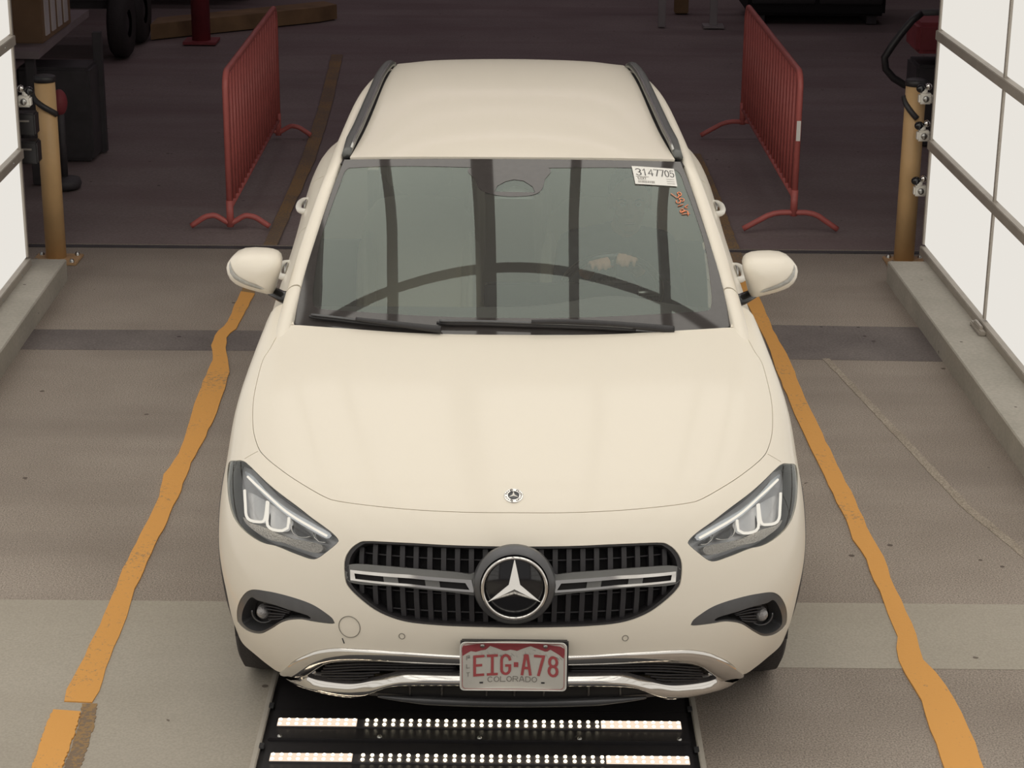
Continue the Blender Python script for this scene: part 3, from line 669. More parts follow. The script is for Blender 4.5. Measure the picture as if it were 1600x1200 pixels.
for pyc, xs0, xs1 in ((1137, 437, 1060), (1192, 425, 1073)):
    yc = yy(pyc); X = lambda px: float(at(xs0+(px-437)*(xs1-xs0)/(1060-437), pyc, z=.02)[0])
    strip = MB().box(((X(432)+X(1064))/2, yc, .024), (X(1064)-X(432), .052, .008), .002).build('lamp_strip', M['gcol'], t)
    led0 = None
    for mi, (a, b, n) in enumerate(mods):
        if mi in (0, 4):
            MB().box(((X(a-4)+X(b+4))/2, yc, .029), (X(b+4)-X(a-4), .046, .004), .001).build('diffuser', M['tube'], strip)
        for i in range(n):
            x = X(a+(b-a)*(i+.0)/(n-1))
            if led0 is None:
                m_ = MB()
                for dy in (-.0135, .0135): m_.ell((0, dy, 0), (.0058, .0070, .004), 10, 6)
                led0 = m_.build('led', M['led'], strip).data; o = strip.children[-1] if False else bpy.data.objects[[k.name for k in COL.objects if k.data == led0][-1]]
            else: o = link('led', led0, None, strip)
            o.location = (x, yc, .031)

# ================================================================ THE CAR
car = empty('car', (0, 0, 0), CAR_YAW, 'white compact SUV with silver star in the black grille, nose to the viewer', 'car')
NET = [
 [(0,.13,.215),(.25,.135,.215),(.50,.17,.215),(.66,.25,.22),(.775,.36,.23),(.845,.47,.25),(.868,.54,.26)],
 [(0,.06,.285),(.25,.065,.285),(.50,.10,.285),(.67,.18,.29),(.785,.30,.31),(.862,.44,.33),(.888,.515,.35)],
 [(0,.01,.38),(.25,.02,.38),(.50,.06,.38),(.68,.14,.39),(.805,.26,.41),(.880,.42,.44),(.902,.51,.45)],
 [(0,-.01,.50),(.25,.00,.50),(.51,.05,.50),(.70,.14,.51),(.822,.26,.53),(.893,.42,.55),(.912,.525,.56)],
 [(0,.01,.62),(.26,.022,.62),(.52,.08,.62),(.71,.18,.63),(.828,.30,.65),(.895,.46,.65),(.916,.60,.63)],
 [(0,.05,.73),(.26,.062,.73),(.52,.12,.73),(.71,.23,.735),(.825,.37,.74),(.896,.53,.73),(.917,.67,.675)],
 [(0,.10,.81),(.26,.115,.81),(.51,.18,.81),(.69,.30,.81),(.810,.45,.815),(.892,.62,.795),(.917,.74,.70)],
 [(0,.18,.862),(.26,.20,.862),(.50,.27,.86),(.67,.40,.858),(.795,.55,.860),(.890,.70,.835),(.917,.80,.715)],
 [(0,.33,.91),(.26,.35,.91),(.49,.42,.908),(.66,.53,.905),(.800,.68,.905),(.898,.80,.870),(.918,.87,.72)],
 [(0,.56,.965),(.26,.57,.965),(.50,.62,.962),(.67,.71,.957),(.812,.83,.945),(.905,.92,.905),(.918,.96,.708)],
 [(0,.83,1.010),(.26,.84,1.01),(.50,.87,1.006),(.68,.93,1.0),(.824,1.01,.980),(.905,1.08,.925),(.917,1.08,.655)],
 [(0,1.10,1.045),(.26,1.11,1.045),(.50,1.13,1.042),(.70,1.18,1.035),(.828,1.24,1.010),(.897,1.26,.950),(.920,1.20,.52)],
 [(0,1.34,1.06),(.26,1.35,1.06),(.50,1.37,1.058),(.70,1.40,1.065),(.800,1.44,1.085),(.886,1.46,.985),(.922,1.45,.24)],
]
F_ = Surf(NET)
# traced outlines (pixels of the photograph, left half), mirrored to the other side in the surface's own coordinates
PX = dict(
 head=[(357.5,722.5),(368,719.6),(379,719.7),(390,727.5),(415,751.7),(456.7,785),(490,810.8),(515,829),(528,842),(526.7,849),(510,863),(496,872.6),(485,873.6),(466.7,867.5),(440,856.7),(426.7,852),(413,849),(395,840),(375,823),(363,804),(356.7,780),(354.5,752),(354.8,733)],
 grilleL=[(800,853.8),(700,851.5),(640,848.2),(575.8,845.2),(558.7,848.7),(545,860.6),(537.8,877.7),(539,905),(545,918.7),(565.6,939),(593,958),(630.5,971.7),(681.8,978),(750,980.8),(800,981.2)],
 fog=[(391,922),(376,935.8),(370,956),(371.8,973),(384.4,985),(405,990.5),(422,983.7),(442.5,971.7),(466.5,968),(490,971.7),(519.4,975),(522,971),(514,961.4),(487,944),(452.8,932),(418.6,923.9)],
 hoodL=[(804,800.5),(716,799.5),(647.6,796),(579,789.5),(526,782),(511,777.5),(476.7,758.5),(442.5,736),(415,713.7),(404,699),(396.8,675),(395.3,649),(396.8,623),(402.8,592.7),(411.5,562),(422.3,545),(435.3,522),(444,512),(455,508),(480,509),(550,514),(640,520),(720,522.5),(804,523)],
)
def half(key, closed_at_centre=True):
    q = F_.inv(PX[key]); q = [(-abs(u), v) for u, v in q]
    if closed_at_centre: q[0] = (0., q[0][1]); q[-1] = (0., q[-1][1])
    return q
headL = resample(F_, F_.inv(PX['head']), .012); headR = mirror(headL)
gl = half('grilleL'); hl = resample(F_, gl, .012, closed=False); grille = hl+[(-u, v) for u, v in hl[::-1]][1:-1]
fogL = resample(F_, F_.inv(PX['fog']), .010); fogR = mirror(fogL)
hq = half('hoodL'); hh = resample(F_, hq, .018, closed=False); hood = hh+[(-u, v) for u, v in hh[::-1]][1:-1]
# lower edge of the white bumper, chrome outline
edgeL = F_.inv([(348.7,880),(353,920),(357.5,958.8),(364.5,981.5),(378.5,1004),(397.8,1021.8),(417,1037.5),(437,1050)])
edgeL[0] = (-6., edgeL[0][1])
chT = F_.inv([(437,1050),(456,1035),(483.5,1020.5),(511,1013.5),(545,1012.5),(613.4,1016.5),(718.7,1023),(804,1024.5)])
bl_ = resample(F_, edgeL[:-1]+chT, .015, closed=False); bl_[-1] = (0., bl_[-1][1])
lowline = bl_+[(-u, v) for u, v in bl_[::-1]][1:]
lowline[0] = (-6., lowline[0][1]); lowline[-1] = (6., lowline[-1][1])
side_r = [(6., v) for v in np.arange(math.ceil(lowline[-1][1]*4)/4+.1, 12.0, .2)]+[(6., 12.)]
top_ = [(u, 12.) for u in np.arange(5.8, -5.9, -.2)]
outer = lowline+side_r+top_+[(-6., 12.)]+[(-u, v) for u, v in side_r[:-1][::-1]]
# strip behind the hood that lies under the windscreen
cowl_hole = [(-3.02, 12.2)]+[(u, v) for u, v in []]
hoodgap = offpoly(hood, .022)
rear_u = [p for p in hoodgap if p[1] > 11.2]
# opening = hood + everything behind it between the pillars
kL = max(range(len(hoodgap)), key=lambda i: (hoodgap[i][1] > 10.9)*(-hoodgap[i][0]) - (hoodgap[i][1] <= 10.9)*10)
def opening():
    Lh = offpoly(hh+[(-u, v) for u, v in hh[::-1]][1:-1], .022)[:len(hh)]
    # left half from the front centre up to the rear corner
    j = min(range(len(Lh)), key=lambda i: (Lh[i][0]+3.35)**2+(Lh[i][1]-11.35)**2 if Lh[i][1] > 10 else 99)
    a = [(0., Lh[0][1])]+Lh[1:j+1]+[(-3.50, 11.62), (-3.52, 12.02)]
    return a+[(-u, v) for u, v in a[::-1]][:-1]
openg = opening()
# fine seam from the hood corner to the lamp and from lamp to the arch
def seam(px, w=.016):
    q = resample(F_, F_.inv(px), .03, closed=False, smooth=False); a = []; b = []
    for i, p in enumerate(q):
        t = np.array(q[min(i+1, len(q)-1)])-np.array(q[max(i-1, 0)]); t = t/(np.linalg.norm(t)+1e-9); a.append((p[0]-t[1]*w/2, p[1]+t[0]*w/2)); b.append((p[0]+t[1]*w/2, p[1]-t[0]*w/2))
    return a+b[::-1]
seamL = seam([(403, 705), (392, 711), (382, 717)]); seamLm = mirror(seamL)
clp = lambda P: [(u, min(v, 11.999)) for u, v in P]
body = patch(F_, outer, [headL, headR, grille, fogL, fogR, openg, seamL, seamLm], 'bumper_and_fenders', M['paint'], car, thick=.03)
hoodo = patch(F_, hood, [], 'hood', M['paint'], car, thick=.02)
# dark shelf under the hood seam
ring = offpoly(hood, .30); ring = [(max(-5.2, min(5.2, u)), min(v, 11.9)) for u, v in ring]; ringi = offpoly(hood, -.25)
patch(F_, ring, [ringi], 'hood_gutter', M['dark'], car, off=-.03, thick=0)
# cladding under the bumper and around the arch
clout = [(-6., 0.)]+[(u, 0.) for u in np.arange(-5.8, 5.9, .2)]+[(6., 0.)]+[(u, v) for u, v in lowline[::-1]]
PXL = dict(
 ch_in_top=[(479,1063),(500.6,1046),(524.5,1037.3),(558.7,1035.5),(630.5,1038.5),(718.7,1041.5),(804,1043)],
 ch_in_bot=[(804,1057),(718.7,1056.8),(647.6,1055.6),(622,1057),(600,1062),(575,1069.5),(548,1074.5),(510,1071.5)],
 ch_bot=[(437,1050),(452.8,1066.5),(476.7,1077.5),(511,1086),(545,1090.6),(562,1088),(586,1078),(613.4,1072.5),(680,1071.2),(804,1071)])
def sym(px, rev=False, closed_first=False):
    q = F_.inv(px); return q
top = F_.inv(PXL['ch_in_top']); bot = F_.inv(PXL['ch_in_bot']); cb_ = F_.inv(PXL['ch_bot'])
top[-1] = (0., top[-1][1]); bot[0] = (0., bot[0][1]); cb_[-1] = (0., cb_[-1][1])
it = resample(F_, [bot[-1]]+top, .012, closed=False); ib = resample(F_, bot, .012, closed=False)
intake = it+[(-u, v) for u, v in it[::-1]][1:]          # left tip over the top to right tip
ibm = [(-u, v) for u, v in ib[::-1]]
intake = intake+ibm[1:]+ib[1:-1]
ob = resample(F_, cb_, .012, closed=False); tpl = resample(F_, chT, .012, closed=False); tpl[-1] = (0., tpl[-1][1])
chrome_outer = tpl+[(-u, v) for u, v in tpl[::-1]][1:]+[(-u, v) for u, v in ob][1:-1]+[(0., ob[-1][1])]+ob[::-1][1:-1]
patch(F_, clout, [offpoly(intake, .02)], 'lower_cladding', M['clad'], car, off=-.014, thick=.02)
def bulge(V):
    return .0
def resn(P, n):
    Q = F_.ev(np.array([p[0] for p in P]), np.array([p[1] for p in P])); d = np.r_[0, np.cumsum(np.linalg.norm(np.diff(Q, axis=0), axis=1))]; t = np.linspace(0, d[-1], n)
    return [(float(np.interp(x, d, [p[0] for p in P])), float(np.interp(x, d, [p[1] for p in P]))) for x in t]
def band(outer_, inner_, prof, nm, n=150):
    o_, i_ = resn(outer_, n), resn(inner_, n); m_ = len(prof); V = []
    for a_, b_ in zip(o_, i_):
        for t, f in prof: V.append(F_.at(a_[0]+(b_[0]-a_[0])*t, a_[1]+(b_[1]-a_[1])*t, f))
    return MB().add(V, [(k*m_+j, (k+1)*m_+j, (k+1)*m_+j+1, k*m_+j+1) for k in range(n-1) for j in range(m_-1)], True).build(nm, M['chrome'], car)
itip = (F_.inv([(476, 1066)])[0]); itop = [itip]+it[[i for i, p in enumerate(it) if p[1] > itip[1]][0]+1:] if False else it
sy = lambda L: L+[(-u, v) for u, v in L[::-1]][1:]
# inner ring split at its leftmost point
kk = min(range(len(it)), key=lambda i: it[i][0]); itop = it[kk:]; ibot = it[:kk+1][::-1]+ib[::-1][1:]
band(sy(tpl), sy(itop), [(0, -.008), (.02, .004), (.12, .009), (.55, .007), (.85, .001), (.97, -.010), (1.0, -.035)], 'chrome_upper_band')
band(sy(ob), sy(ibot), [(0, -.030), (.03, -.008), (.15, .004), (.35, .012), (.55, .013), (.75, .004), (.92, -.014), (1.0, -.040)], 'chrome_lower_band')
slot = sy(ob)[12:-12]+[(u, v) for u, v in resample(F_, [(2.6, .35), (1.8, .30), (0., .28), (-1.8, .30), (-2.6, .35)], .03, closed=False)]
patch(F_, offpoly(intake, .05), [], 'intake_backing', M['dark'], car, off=-.075, thick=0)
for k in range(7):
    yv = 1041+k*4.6
    for s in (1, -1):
        pts = F_.inv([(507-k*3+max(0, k-4)*6, yv+ (2 if k else 0)), (560, yv-1), (640, yv-.5), (712, yv)] if yv < 1056 else [(490+max(0, k-4)*9, yv), (530, yv+.5), (560-(k-4)*1, yv+.5), (600-(k-3)*9, yv-1)])
        strand(F_, [(s*u, v) for u, v in pts], .0035, 'intake_fin', M['slat'], car, off=-.020, n=6)
# lower lip bar and its dark slot
lb = F_.inv([(590,1089),(640,1094),(720,1098),(804,1099.5)]); lb[-1] = (0., lb[-1][1])
strand(F_, lb+[(-u, v) for u, v in lb[:-1][::-1]], [.009]*400, 'lower_lip', M['gun'], car, off=.004, n=10) if False else None
q = resample(F_, lb+[(-u, v) for u, v in lb[:-1][::-1]], .03, closed=False); nq = len(q)
MB().tube([F_.at(a, b, -.003) for a, b in q], [.004+.010*min(1, min(i, nq-1-i)/6) for i in range(nq)], 12).build('lower_lip', M['gun'], car)
slp = resample(F_, F_.inv([(575,1085),(600,1077),(630,1073.5),(804,1073)]), .015, closed=False); slp[-1] = (0., slp[-1][1]); slb = resample(F_, F_.inv([(804,1098),(720,1095),(640,1091),(585,1088)]), .02, closed=False); slb[0] = (0., slb[0][1])
half_s = slb+slp; patch(F_, slp+[(-u, v) for u, v in slp[::-1]][1:]+[(-u, v) for u, v in slb[::-1]][:-1]+[slb[0]]+slb[1:], [], 'lower_slot', M['dark'], car, off=-.011, thick=0)
for px in (640, 690, 760, 804, 850, 920, 970):
    g = F_.inv([(px, 1074), (px, 1092)]); strand(F_, g, .004, 'lower_slot_rib', M['slat'], car, off=-.012, n=6)
MB().box((0, .95, .20), (1.1, 1.4, .03), .01).build('underbody_tray', M['black'], car)

# arch trims, side seams
for s in (1, -1):
    q = [(s*5.98, v) for v in np.linspace(.1, 11.6, 40)]
    MB().tube([F_.at(a, b, -.006)+np.array([0, .012, 0]) for a, b in q], [.010]*40, 8).build('arch_trim', M['clad'], car)

# ---- headlights
def mapuv(px): return F_.inv(px)
DRL = [(381,735),(395,743.5),(415,766),(446.7,792.5),(481.7,813),(514,832),(515.5,838),(509,841),(490,831),(450,806.5),(415,777),(388,749)]
REF = [[(376.7,763),(377.5,785),(379,804),(386,811.5),(398,813.5),(407,812),(410.5,800),(413,780)], [(414.5,781),(412.8,803),(413,819),(422,826),(436.7,827.5),(445,823),(447.5,806)],
       [(451,809),(451.3,822),(454,831.5),(463,837.5),(474,838.5),(481.7,837)], [(486.5,831),(488,839),(495,845.5),(506.7,846.7)]]
for s, poly in ((1, headL), (-1, headR)):
    h = empty('headlight', (0, 0, 0)); h.parent = car
    sg = lambda P: [(s*u, v) for u, v in P] if s == 1 else [(-u, v) for u, v in P][::-1]
    patch(F_, poly, [], 'lens', M['lens'], h, off=-.001, thick=0, du=.1, dv=.12)
    patch(F_, offpoly(poly, .01), [], 'housing', M['housing'], h, off=-.050, thick=0, du=.1, dv=.12)
    patch(F_, offpoly(poly, .012), [offpoly(poly, -.022)], 'bezel', M['lampbez'], h, off=-.008, thick=.04, du=.1, dv=.12)
    d = sg(resample(F_, F_.inv(DRL), .01)); patch(F_, d, [], 'daytime_light', M['lampwhite'] if 'lampwhite' in M else M['whiteplastic'], h, off=-.006, thick=.02, du=.1, dv=.12)
    dl = F_.inv([(386,744),(415,771),(446.7,799),(481.7,821),(510,837)]); strand(F_, [(s*u, v) for u, v in dl], .0035, 'light_guide', M['drl'], h, off=-.003)
    for i, r in enumerate(REF):
        rr = F_.inv(r); strand(F_, [(s*u, v) for u, v in rr], .0042 if i < 2 else .0018, 'reflector_frame', M['drl'] if i < 2 else M['chrome'], h, off=-.014, n=8)
        bp = sg(resample(F_, rr, .01)); patch(F_, bp, [], 'reflector', M['housing'] if i < 2 else M['lampbez'], h, off=-.030, thick=0, du=.08, dv=.1)
    lo = sg(resample(F_, F_.inv([(372,806),(380,814),(398,819),(412,824),(430,833),(452,840),(484,846),(500,852),(497,862),(480,862),(440,848),(415,842),(392,829),(376,815)]), .012))
    patch(F_, lo, [], 'lower_reflector', M['sparkle'] if 'sparkle' in M else M['chrome'], h, off=-.018, thick=.02, du=.08, dv=.1)
# ---- fog light pods
for s, poly in ((1, fogL), (-1, fogR)):
    g = empty('fog_light_pod', (0, 0, 0)); g.parent = car
    sg = lambda P: P if s == 1 else [(-u, v) for u, v in P][::-1]
    patch(F_, poly, [], 'recess', M['dark'], g, off=-.05, thick=0, du=.1, dv=.12)
    inner = [(377,962),(381,948),(391,934),(402,938.5),(424,944),(452.8,953.5),(480,962),(484,967.5),(466,965.5),(442,968.5),(422,980.5),(405,987),(387,982),(378,973)]
    ih = sg(resample(F_, F_.inv(inner), .01)); patch(F_, offpoly(poly, -.006), [ih], 'surround', M['gun'], g, off=-.002, thick=.045, du=.09, dv=.1)
    for k in range(6):
        a = F_.inv([(404+k*1, 944+k*5.2), (425, 948+k*4.6), (450-k*2, 957+k*2.2)] if k < 3 else [(412, 946+k*5.2), (430, 951+k*4), (446-k*2, 956+k*2.6)])
        strand(F_, [(s*u, v) for u, v in a], .0028, 'fin', M['slat'], g, off=-.02, n=6)
    c = F_.inv([(402.5, 961.5)])[0]; P = F_.at(s*c[0], c[1], -.022); P = Vector(P)
    lm = MB().lathe([(0, -.014), (.008, -.0135), (.015, -.009), (.0205, 0), (.0205, .02)], tuple(P), 'Y', 24).build('fog_lamp', M['whitelens'] if 'whitelens' in M else M['satin'], g)
    MB().tube([(P.x+.034*math.cos(a), P.y+.004, P.z+.034*math.sin(a)) for a in np.linspace(math.pi*.95, math.pi*1.75, 16)] if s == 1 else [(P.x+.034*math.cos(a), P.y+.004, P.z+.034*math.sin(a)) for a in np.linspace(math.pi*.05, -math.pi*.75, 16)], .0025, 6).build('lamp_ring', M['gun'], g)

# ---- grille
gr = empty('grille', (0, 0, 0)); gr.parent = car
patch(F_, offpoly(grille, .03), [], 'backing', M['dark'], gr, off=-.06, thick=0)
patch(F_, offpoly(grille, .006), [offpoly(grille, -.055)], 'frame', M['black'], gr, off=-.006, thick=.05, du=.1, dv=.1)
gin = np.array(offpoly(grille, -.05)); kx = 0
step = .0405; ninv = []
for k in range(-12, 13):
    X = k*step
    if abs(X) < .085: pass
    # u such that the surface's x equals X
    uu = np.linspace(-2.4, 2.4, 400); xs_ = F_.ev(uu, np.full(400, 4.4))[:, 0]; u0 = float(np.interp(X, xs_, uu))
    vv = np.linspace(2.8, 6, 200); ins = inside(np.stack([np.full(200, u0), vv], 1), gin.tolist())
    if ins.sum() < 8: continue
    v0, v1 = vv[ins].min(), vv[ins].max(); wv = .0065/.25
    sl = patch(F_, [(u0-wv*1.1, v0), (u0+wv*1.1, v0), (u0+wv*1.1, (v0*.75+v1*.25)), (u0+wv*1.1, (v0+v1)/2), (u0+wv*1.1, v1*.75+v0*.25), (u0+wv*1.1, v1), (u0-wv*1.1, v1), (u0-wv*1.1, (v0*.25+v1*.75)), (u0-wv*1.1, (v0+v1)/2), (u0-wv*1.1, (v0*.75+v1*.25))], [], 'slat', M['slat'], gr, off=-.026, thick=.03, grid=False)
for vz in (3.55, 4.02, 4.95, 5.35):
    q = [(u, vz) for u in np.linspace(-2.2, 2.2, 60) if inside(np.array([[u, vz]]), gin.tolist())[0]]
    if len(q) > 3: MB().tube([F_.at(a, b, -.040) for a, b in q], .003, 6).build('cross_rib', M['slat'], gr)
ARM = [(543,883),(600,884.5),(700,893),(735,897),(748,890),(752,905),(752,930),(742,931),(700,925.5),(620,917),(545,909.5)]
FRM = [(549,890),(640,897.5),(737,905.8),(741,925),(640,915.5),(549.5,906)]
WIN = [(555.5,895.5),(640,903),(727.5,910.5),(734,921),(640,911.8),(557,904)]
for s in (1, -1):
    a = empty('grille_louvre', (0, 0, 0)); a.parent = gr
    sg = lambda P: P if s == 1 else [(-u, v) for u, v in P][::-1]
    patch(F_, sg(resample(F_, F_.inv(ARM), .012)), [], 'arm', M['armgrey'] if 'armgrey' in M else M['gun'], a, off=-.006, thick=.03, du=.08, dv=.1)
    wn = sg(resample(F_, F_.inv(WIN), .012, smooth=False))
    patch(F_, sg(resample(F_, F_.inv(FRM), .012, smooth=False)), [wn], 'chrome_frame', M['chrome'], a, off=.010, thick=.02, du=.08, dv=.1)
    patch(F_, wn, [], 'slot', M['dark'], a, off=-.002, thick=0, du=.08, dv=.1)
    for (x0, x1) in ((599, 621.5), (664, 686.5)):
        yt = lambda x: 894.5+(x-549)*(910.8-894.8)/(727-549)+1.2; yb = lambda x: 903.5+(x-549)*.0945
        patch(F_, sg(resample(F_, F_.inv([(x0, yt(x0)), (x1, yt(x1)), (x1+1.5, yb(x1)+1.5), (x0+1.5, yb(x0)+1.5)]), .012, smooth=False)), [], 'filler', M['armgrey'], a, off=.003, thick=.01, grid=False)
# star emblem
c0 = cat(805, 919.5, y=-.012); E0 = Vector((0.003, c0[1], c0[2]+.005)); TR = Matrix.Rotation(R_(-4), 4, 'X')
em = empty('star_emblem', (0, 0, 0)); em.parent = gr; em.location = E0; em.rotation_euler = (R_(-4), 0, 0)
MB().lathe([(.098, -.004), (.112, .000), (.118, .014), (.118, .03), (.09, .03), (.096, .004)], axis='Y', n=64).build('surround', M['gun'], em)
MB().tube([(.0905*math.cos(a), -.012, .0905*math.sin(a)) for a in np.linspace(0, 2*math.pi, 64, endpoint=False)], .0052, 10, closed=True).build('ring', M['chrome'], em)
MB().lathe([(0, -.004), (.088, -.004), (.097, .004), (.097, .03)], axis='Y', n=48).build('disc', M['gloss'], em)
def star(R0, r0, h, y0):
    V = [(0, y0-h, 0)]; Fc = []
    for k in range(6):
        a = math.pi/2+k*math.pi/3; r = R0 if k % 2 == 0 else r0; V.append((r*math.cos(a), y0, r*math.sin(a)))
    n = len(V); V += [(x, y0+h*.5, z) for x, y, z in V[1:]]
    for k in range(6):
        j = (k+1) % 6; Fc.append((0, 1+j, 1+k)); Fc.append((1+k, 1+j, n+j, n+k))
    return V, Fc
MB().add(*star(.088, .0185, .012, -.008)).build('star', M['chrome'], em)
# hood badge, sensors, tow cap
def frame_at(S, px, off=0.):
    u, v = S.inv([px])[0]; u = 0. if abs(u) < .05 else u; P = Vector(S.at(u, v, off)); n = Vector(S.nor(u, v)); x = Vector(S.ev(u, v, 'u')).normalized(); y = n.cross(x)
    return Matrix(((x.x, y.x, n.x, P.x), (x.y, y.y, n.y, P.y), (x.z, y.z, n.z, P.z), (0, 0, 0, 1)))
mt = frame_at(F_, (804, 775), .001); bd = empty('hood_badge'); bd.parent = hoodo; bd.matrix_basis = mt
MB().lathe([(0, .002), (.027, .002), (.0285, .0012), (.0285, -.004)], n=40).build('badge_disc', M['chrome'], bd)
b3 = MB(); rd = random.Random(2)
for k in range(22):
    a = 2*math.pi*k/22; 
    if k % 6 == 5: continue
    b3.box((.0225*math.cos(a), .0225*math.sin(a), .0022), (.004, .0022+rd.random()*.0015, .0008), rz=a)
b3.build('badge_lettering', M['greyp'], bd)
MB().lathe([(0, .0028), (.0165, .0028), (.0165, .001)], n=32).build('badge_centre', M['gun'], bd)
V, Fc = star(.0165, .0036, .0015, 0); MB().add([(x, z, .0034-y) for x, y, z in V], Fc).build('badge_star', M['whiteplastic'], bd)
M['seamgrey'] = mat('panel_seam', (.22, .20, .17), .8, noise=(20, .05))
for px, r in (((546, 979.5), .0325), ((628, 994), .0085), ((977, 997), .0085)):
    mt = frame_at(F_, px, .0005); o = MB().tube([(r*math.cos(a), r*math.sin(a), 0) for a in np.linspace(0, 2*math.pi, 40, endpoint=False)], .0011, 6, closed=True).build('tow_cap_seam' if r > .02 else 'parking_sensor', M['seamgrey'], car); o.matrix_basis = mt
o = MB().tube([tuple(F_.at(*p, .001)) for p in F_.inv([(535, 997), (538, 1005)])], .0016, 6).build('dimple_line', M['ink'], car)  # short dark line drawn for the dimple in the bumper

# ---- number plate
pl = empty('number_plate'); pl.parent = car; pc = cat(802, 1041, y=-.036); pl.location = tuple(pc); pl.rotation_euler = (R_(0), 0, R_(-.5))
bend = lambda a, b, c=0.: (a, -.021*(a/.15)**2+.014-c, b)
def plate_poly(w, h, r): 
    out = []
    for cx, cz_, a0 in ((w-r, h-r, 0), (-w+r, h-r, 90), (-w+r, -h+r, 180), (w-r, -h+r, 270)):
        for k in range(6): a = R_(a0+18*k); out.append((cx+r*math.cos(a), cz_+r*math.sin(a)))
    return out
def flat_mesh(poly, holes, fn, name, m, parent, step=.012, thick=.0, z=0.):
    allp = list(poly); loops = [(0, len(poly))]
    for h in holes: loops.append((len(allp), len(h))); allp += list(h)
    ed = [(s+i, s+(i+1) % n) for s, n in loops for i in range(n)]; A = np.array(poly)
    g = np.array([(a, b) for a in np.arange(A[:, 0].min(), A[:, 0].max(), step)+step*.3 for b in np.arange(A[:, 1].min(), A[:, 1].max(), step)+step*.4]); 
    if len(g): g = g[inside(g, poly)]; allp += [tuple(x) for x in g]
    vo, _, fo, *_ = delaunay_2d_cdt([Vector(p) for p in allp], ed, [], 0, 1e-7); V = np.array([(a.x, a.y) for a in vo]); T = np.array([list(f) for f in fo if len(f) == 3]); c = V[T].mean(1); ok = inside(c, poly)
    for h in holes: ok &= ~inside(c, h)
    return MB().add([fn(a, b, z) for a, b in V], T[ok].tolist()).build(name, m, parent, fixn=True)
W_, H_ = .1525, .0765
flat_mesh(plate_poly(W_, H_, .014), [], bend, 'plate_blank', M['platewhite'] if 'platewhite' in M else M['white'], pl)
MB().tube([bend(a, b, -.001) for a, b in plate_poly(W_-.001, H_-.001, .013)], .0016, 6, closed=True).build('raised_rim', M['white'], pl)
bz = lambda pts: [((x-815)*.000231, (412-y)*.000252) for x, y in pts]
flat_mesh(bz([(180,170),(200,150),(500,135),(800,133),(1100,140),(1400,155),(1440,175),(1448,220),(1435,300),(1380,260),(1330,235),(1270,205),(1235,232),(1205,236),(1140,216),(1085,200),(1030,180),(990,192),(930,215),(860,245),(820,236),(775,230),(725,243),(690,241),(600,205),(525,177),(495,205),(470,222),(420,226),(350,241),(290,226),(240,248),(190,275),(178,220)]), [], bend, 'maroon_band', M['maroon'], pl, z=.0008)
rb = MB()
pp = [(x*.955, z*.93) for x, z in plate_poly(W_, H_, .014)]; ribbon(rb, pp+[pp[0]], .0014, bend, .0008); rb.build('border_line', M['rtext'], pl)
rb = MB()
for i, ch in enumerate('EIG-A78'):
    x0 = (323+[0, 162, 328, 470, 583, 745, 915][i]-815+ (6 if i else 0))*.000231; wd_ = .0265 if ch != '-' else .020
    for st in strokes(ch, x0+.003, -.0305, wd_-.003, .059, 0): ribbon(rb, st, .0080 if ch != '-' else .006, bend, .0016)
rb.build('plate_number', M['rtext'], pl)
rb = MB()
for st in strokes('COLORADO', (500-815)*.000231, -.0545, .0135, .0155, .0046): ribbon(rb, st, .0021, bend, .0014)
rb.build('state_name', M['greyp'], pl); rb = MB()
for i, ch in enumerate('FLT'):
    for st in strokes(ch, (238-815)*.000231, (412-330-105*i)*.000252, .008, .012, 0): ribbon(rb, st, .0016, bend, .0014)
rb.build('plate_lettering', M['greyp'], pl)
rb = MB(); rd = random.Random(5)
for k in range(46):
    x = rd.uniform(250, 1400); y = 262+rd.random()*50-30*math.exp(-((x-525)/90)**2)-40*math.exp(-((x-1040)/90)**2)
    a = bz([(x, y), (x+rd.uniform(8, 26), y+rd.uniform(6, 34))]); ribbon(rb, a, .0009, bend, .0009)
rb.build('mountain_lines', M['satin'], pl)
for x, z in ((430, 165), (1212, 168)): MB().lathe([(0, -.006), (.004, -.0055), (.0075, -.002), (.0075, .003)], bend(*bz([(x, z)])[0]), 'Y', 16).build('plate_bolt', M['satin'], pl)
for x, z in ((418, 632), (1185, 632)): c = bz([(x, z)])[0]; MB().box(bend(c[0], c[1], .001), (.010, .002, .004)).build('plate_slot', M['ink'], pl)
MB().box((.003, .026, -.004), (.310, .022, .146), .004).build('plate_bracket', M['black'], pl)

# ---- windscreen
WS = []
for yc, zc, ye, ze, X in ((1.10,1.005,1.31,1.035,.742),(1.305,1.160,1.475,1.148,.722),(1.50,1.290,1.65,1.256,.690),(1.69,1.398,1.820,1.356,.655),(1.875,1.482,1.992,1.450,.612)):
    WS.append([(X*f, yc+(ye-yc)*f**2, zc+(ze-zc)*f**2) for f in (0, .33, .62, .84, 1.)])
G = Surf(WS)
ws = empty('windscreen'); ws.parent = car
e = .0
rect = [(u, 0.) for u in np.arange(-4, 4.01, .2)]+[(4., v) for v in np.arange(.15, 3.9, .15)]+[(u, 4.) for u in np.arange(4, -4.01, -.2)]+[(-4., v) for v in np.arange(3.85, .1, -.15)]
rect = [(float(min(4, max(-4, u))), float(v)) for u, v in rect]
patch(G, rect, [], 'glass', M['wglass'], ws, off=0, thick=0, du=.2, dv=.2)
fi = G.inv([(804,263),(743,262),(640,260),(560,262),(541,266),(530,292),(513,338),(500,380),(491,440),(489,462),(490,474),(496,482),(540,486),(600,490),(690,495),(804,497)])
fi[0] = (0., fi[0][1]); fi[-1] = (0., fi[-1][1]); fh = resample(G, fi, .02, closed=False); fin = fh+[(-u, v) for u, v in fh[::-1]][1:-1]
